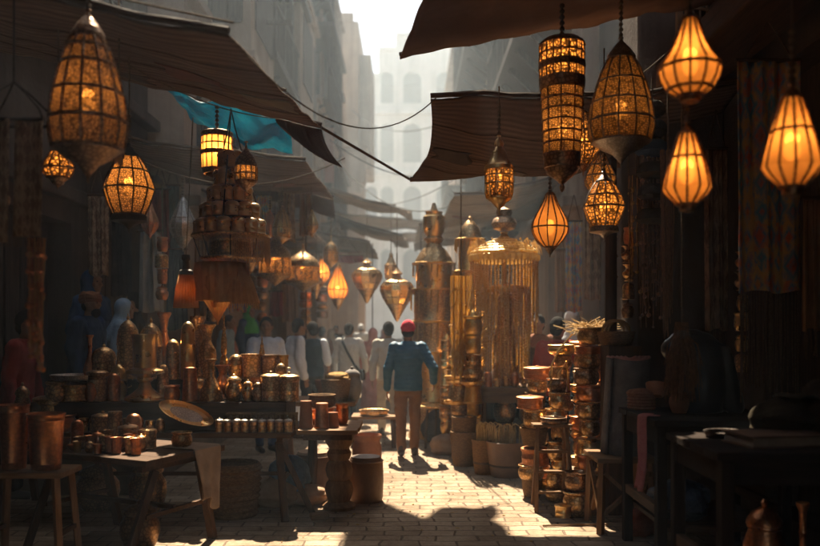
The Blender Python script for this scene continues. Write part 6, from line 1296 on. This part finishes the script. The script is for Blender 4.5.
    if head == 'hair': h.ell(hp((0, -.02, .028)), (.089, .102, .106), 18, Mh); h.ell(hp((0, -.06, -.03)), (.074, .055, .07), 14, Mh); h.build('hair', HAIR, t)
    elif head == 'bald': h.ell(hp((0, -.035, -.02)), (.084, .085, .075), 16, Mh); h.build('hair', HAIR, t)
    elif head == 'cap':
        h.ell(hp((0, -.008, .04)), (.092, .110, .105), 18, Mh); h.lathe([(.094, 0), (.099, .012), (.099, .03), (.094, .042)], 22, hp((0, -.006, .018)), Mh, sy=1.16); h.build('knit_cap', C[hm], t); MB().ell(hp((0, -.05, -.03)), (.078, .056, .06), 14, Mh).build('hair', HAIR, t)
    elif head == 'turban':
        for k, (zz, r) in enumerate(((.03, .086), (.055, .094), (.08, .088), (.10, .07))): h.tube([hp(((r) * math.cos(a), r * 1.15 * math.sin(a) - .01, zz + .012 * math.sin(a * 2 + k))) for a in [2 * PI * i / 20 for i in range(21)]], .024, 8)
        h.ell(hp((0, -.01, .08)), (.08, .095, .06), 16, Mh); h.build('turban', C[hm], t); MB().ell(hp((0, -.05, -.03)), (.078, .056, .06), 14, Mh).build('hair', HAIR, t)
    elif head == 'scarf':
        h.ell(hp((0, -.028, .006)), (.103, .115, .138), 20, Mh); h.cap(hp((0, -.03, -.06)), (0, L(1.45) - .02, 1.44), .10, .11); h.loft([ring(1.22, .22, .165, -.01), ring(1.34, .225, .165, -.01), ring(1.44, .17, .13, -.01), ring(1.52, .10, .10, -.005)], 20); folds(h.build('headscarf', C[hm], t, remesh=vox, rsmooth=14), .015)
    if beard: MB().ell(hp((0, .055, -.10)), (.058, .052, .062), 14, Mh).build('beard', HAIR, t)
    if extra: extra(t)
    return t
def strap(t): 
    MB().tube([(-.10, .12, 1.47), (-.11, .0, 1.515), (-.09, -.135, 1.43), (.0, -.168, 1.25), (.12, -.155, 1.03), (.20, -.05, .90), (.20, .06, .92)], .022, 8).build('strap', C['black'], t); MB().box((.235, .02, .84), (.09, .26, .2)).build('bag', C['black'], t, bevel=.03)
person('man in blue quilted jacket and crimson knit cap walking away down the lane', PX(408, 10.4), 10.4, 0, 1.76, 0, 'jacket', 'blue', 'trousers', 'brown', 'cap', 'cap', ((-.10, .03), (.16, 0)), {-1: ((-.075, -.03, -.29), (-.085, .03, -.55)), 1: ((.14, -.10, -.26), (.15, .08, -.46))}, vox=.0075)
person('man in pale grey shirt with dark bag strap across his back', PX(349, 14.2), 14.2, 0, 1.76, R(-6), 'shirt', 'grey', 'trousers', 'black', 'hair', None, ((.12, 0), (-.1, .02)), {-1: ((-.07, .0, -.29), (-.09, .10, -.54)), 1: ((.10, -.03, -.28), (.10, .08, -.52))}, strap)
person('man in tan shirt walking just ahead of the blue quilted jacket', PX(388, 12.2), 12.4, 0, 1.77, R(8), 'shirt', 'cream', 'trousers', 'tan', 'hair', None, ((.16, 0), (-.16, .05)), {-1: ((-.06, -.08, -.28), (-.07, -.10, -.54)), 1: ((.06, .06, -.28), (.04, .20, -.48))})
person('woman in dusty pink headscarf and robe between the strap man and tan shirt man', PX(373, 16), 16, 0, 1.66, 0, 'abaya', 'pink', head='scarf', hm='pink')
person('man in dark slate vest with pale sleeves, seen from behind in the crowd', PX(312, 12.6), 12.6, 0, 1.77, R(4), 'vest', 'slate', 'trousers', 'black', 'hair', None, ((.05, 0), (-.05, 0)), {-1: ((-.05, .02, -.29), (-.02, .18, -.46)), 1: ((.06, -.04, -.29), (.07, .02, -.55))}, sleeve='short', headturn=R(28))
person('man in white shirt with dark hair turning beside the table', PX(266, 10.9), 10.9, 0, 1.82, R(-150), 'shirt', 'white', 'trousers', 'navy', 'hair', None, arms={1: ((.10, .12, -.24), (.02, .28, -.34)), -1: ((-.07, 0, -.29), (-.08, .08, -.54))}, headturn=R(-25))
person('man in white robe bending beyond the white shirted man', PX(288, 12.4), 12.4, 0, 1.82, R(-60), 'robe', 'white', head='hair', lean=.25)
person('woman in bright green headscarf standing on the shop step', PX(249, 14.2), 14.2, .42, 1.66, R(-120), 'abaya', 'navy', head='scarf', hm='green')
person('woman in pink shawl beside the green headscarf', PX(230, 15.5), 15.5, .42, 1.60, R(-90), 'robe', 'pink', head='hair')
person('shopper in white and navy bending by the beaded cone, near the tower foot', PX(222, 12.2), 12.2, .42, 1.45, R(-100), 'shirt', 'pale', 'trousers', 'navy', 'hair', None, lean=.2)
person('bearded seller in navy robe and rust cap watching his brass, at the shaded end', PX(80, 8.15), 8.25, .42, 1.62, R(-105), 'robe', 'navy', head='turban', hm='rust', beard=True, lean=.12, headturn=R(8))
person('woman in navy headscarf standing behind the bearded seller', PX(92, 9.3), 9.3, .42, 1.92, R(-110), 'abaya', 'navy', head='scarf', hm='navy')
person('woman in pale blue headscarf and shawl leaning over the goods', PX(112, 9.0), 9.0, .42, 1.58, R(-75), 'abaya', 'pale', head='scarf', hm='pale', lean=.22)
person('young man with dark hair in the shop shade, facing the pale blue scarf', PX(134, 10.0), 10.0, .42, 1.70, R(100), 'shirt', 'black', 'trousers', 'black', 'hair')
person('seated seller in dark red shirt at the picture edge', PX(16, 7.95), 7.95, .0, 1.84, R(-90), 'shirt', 'red', 'trousers', 'black', 'hair', lean=.15)
person('man in red shirt with his back to the lane beside the brass pots', PX(554, 9.4), 9.4, 0, 1.80, R(-35), 'shirt', 'red', 'trousers', 'black', 'hair', lean=.15, arms={1: ((.12, .10, -.25), (.02, .30, -.30)), -1: ((-.10, .08, -.26), (-.04, .28, -.32))})
person('dark haired man standing behind the man in red shirt, towards the cabinet', PX(538, 11.2), 11.2, .0, 1.86, R(150), 'shirt', 'rust', 'trousers', 'black', 'hair')
person('woman in white headscarf behind the man in red shirt, towards the wall', PX(573, 10.8), 10.8, .2, 1.72, R(-60), 'abaya', 'black', head='scarf', hm='white')
for k, (lab, px, y, H, top, tm, hd, hm, yw) in enumerate([
  ('distant man in navy shirt in the hazy crowd, left of the slate vest', 297, 19, 1.76, 'shirt', 'navy', 'hair', None, 0), ('distant woman in cream headscarf in the hazy crowd', 331, 21, 1.64, 'abaya', 'black', 'scarf', 'cream', 0),
  ('distant man in dark robe beyond the strap man', 336, 25, 1.75, 'robe', 'black', 'hair', None, 180), ('distant man in white robe far down the lane', 361, 27, 1.78, 'robe', 'white', 'cap', 'white', 10), ('distant figure in rust robe before the hazy shops', 322, 17, 1.7, 'robe', 'rust', 'hair', None, -20), ('distant woman in red headscarf far down the lane', 384, 24, 1.64, 'abaya', 'black', 'scarf', 'red', 0), ('distant man in slate shirt by the tall brass tower', 412, 22, 1.77, 'shirt', 'slate', 'hair', None, 0)]):
    person(lab, PX(px, y), y, 0, H, R(yw), top, tm, 'trousers', 'black', hd, hm, ((.1, 0), (-.08, .02)), vox=.018)
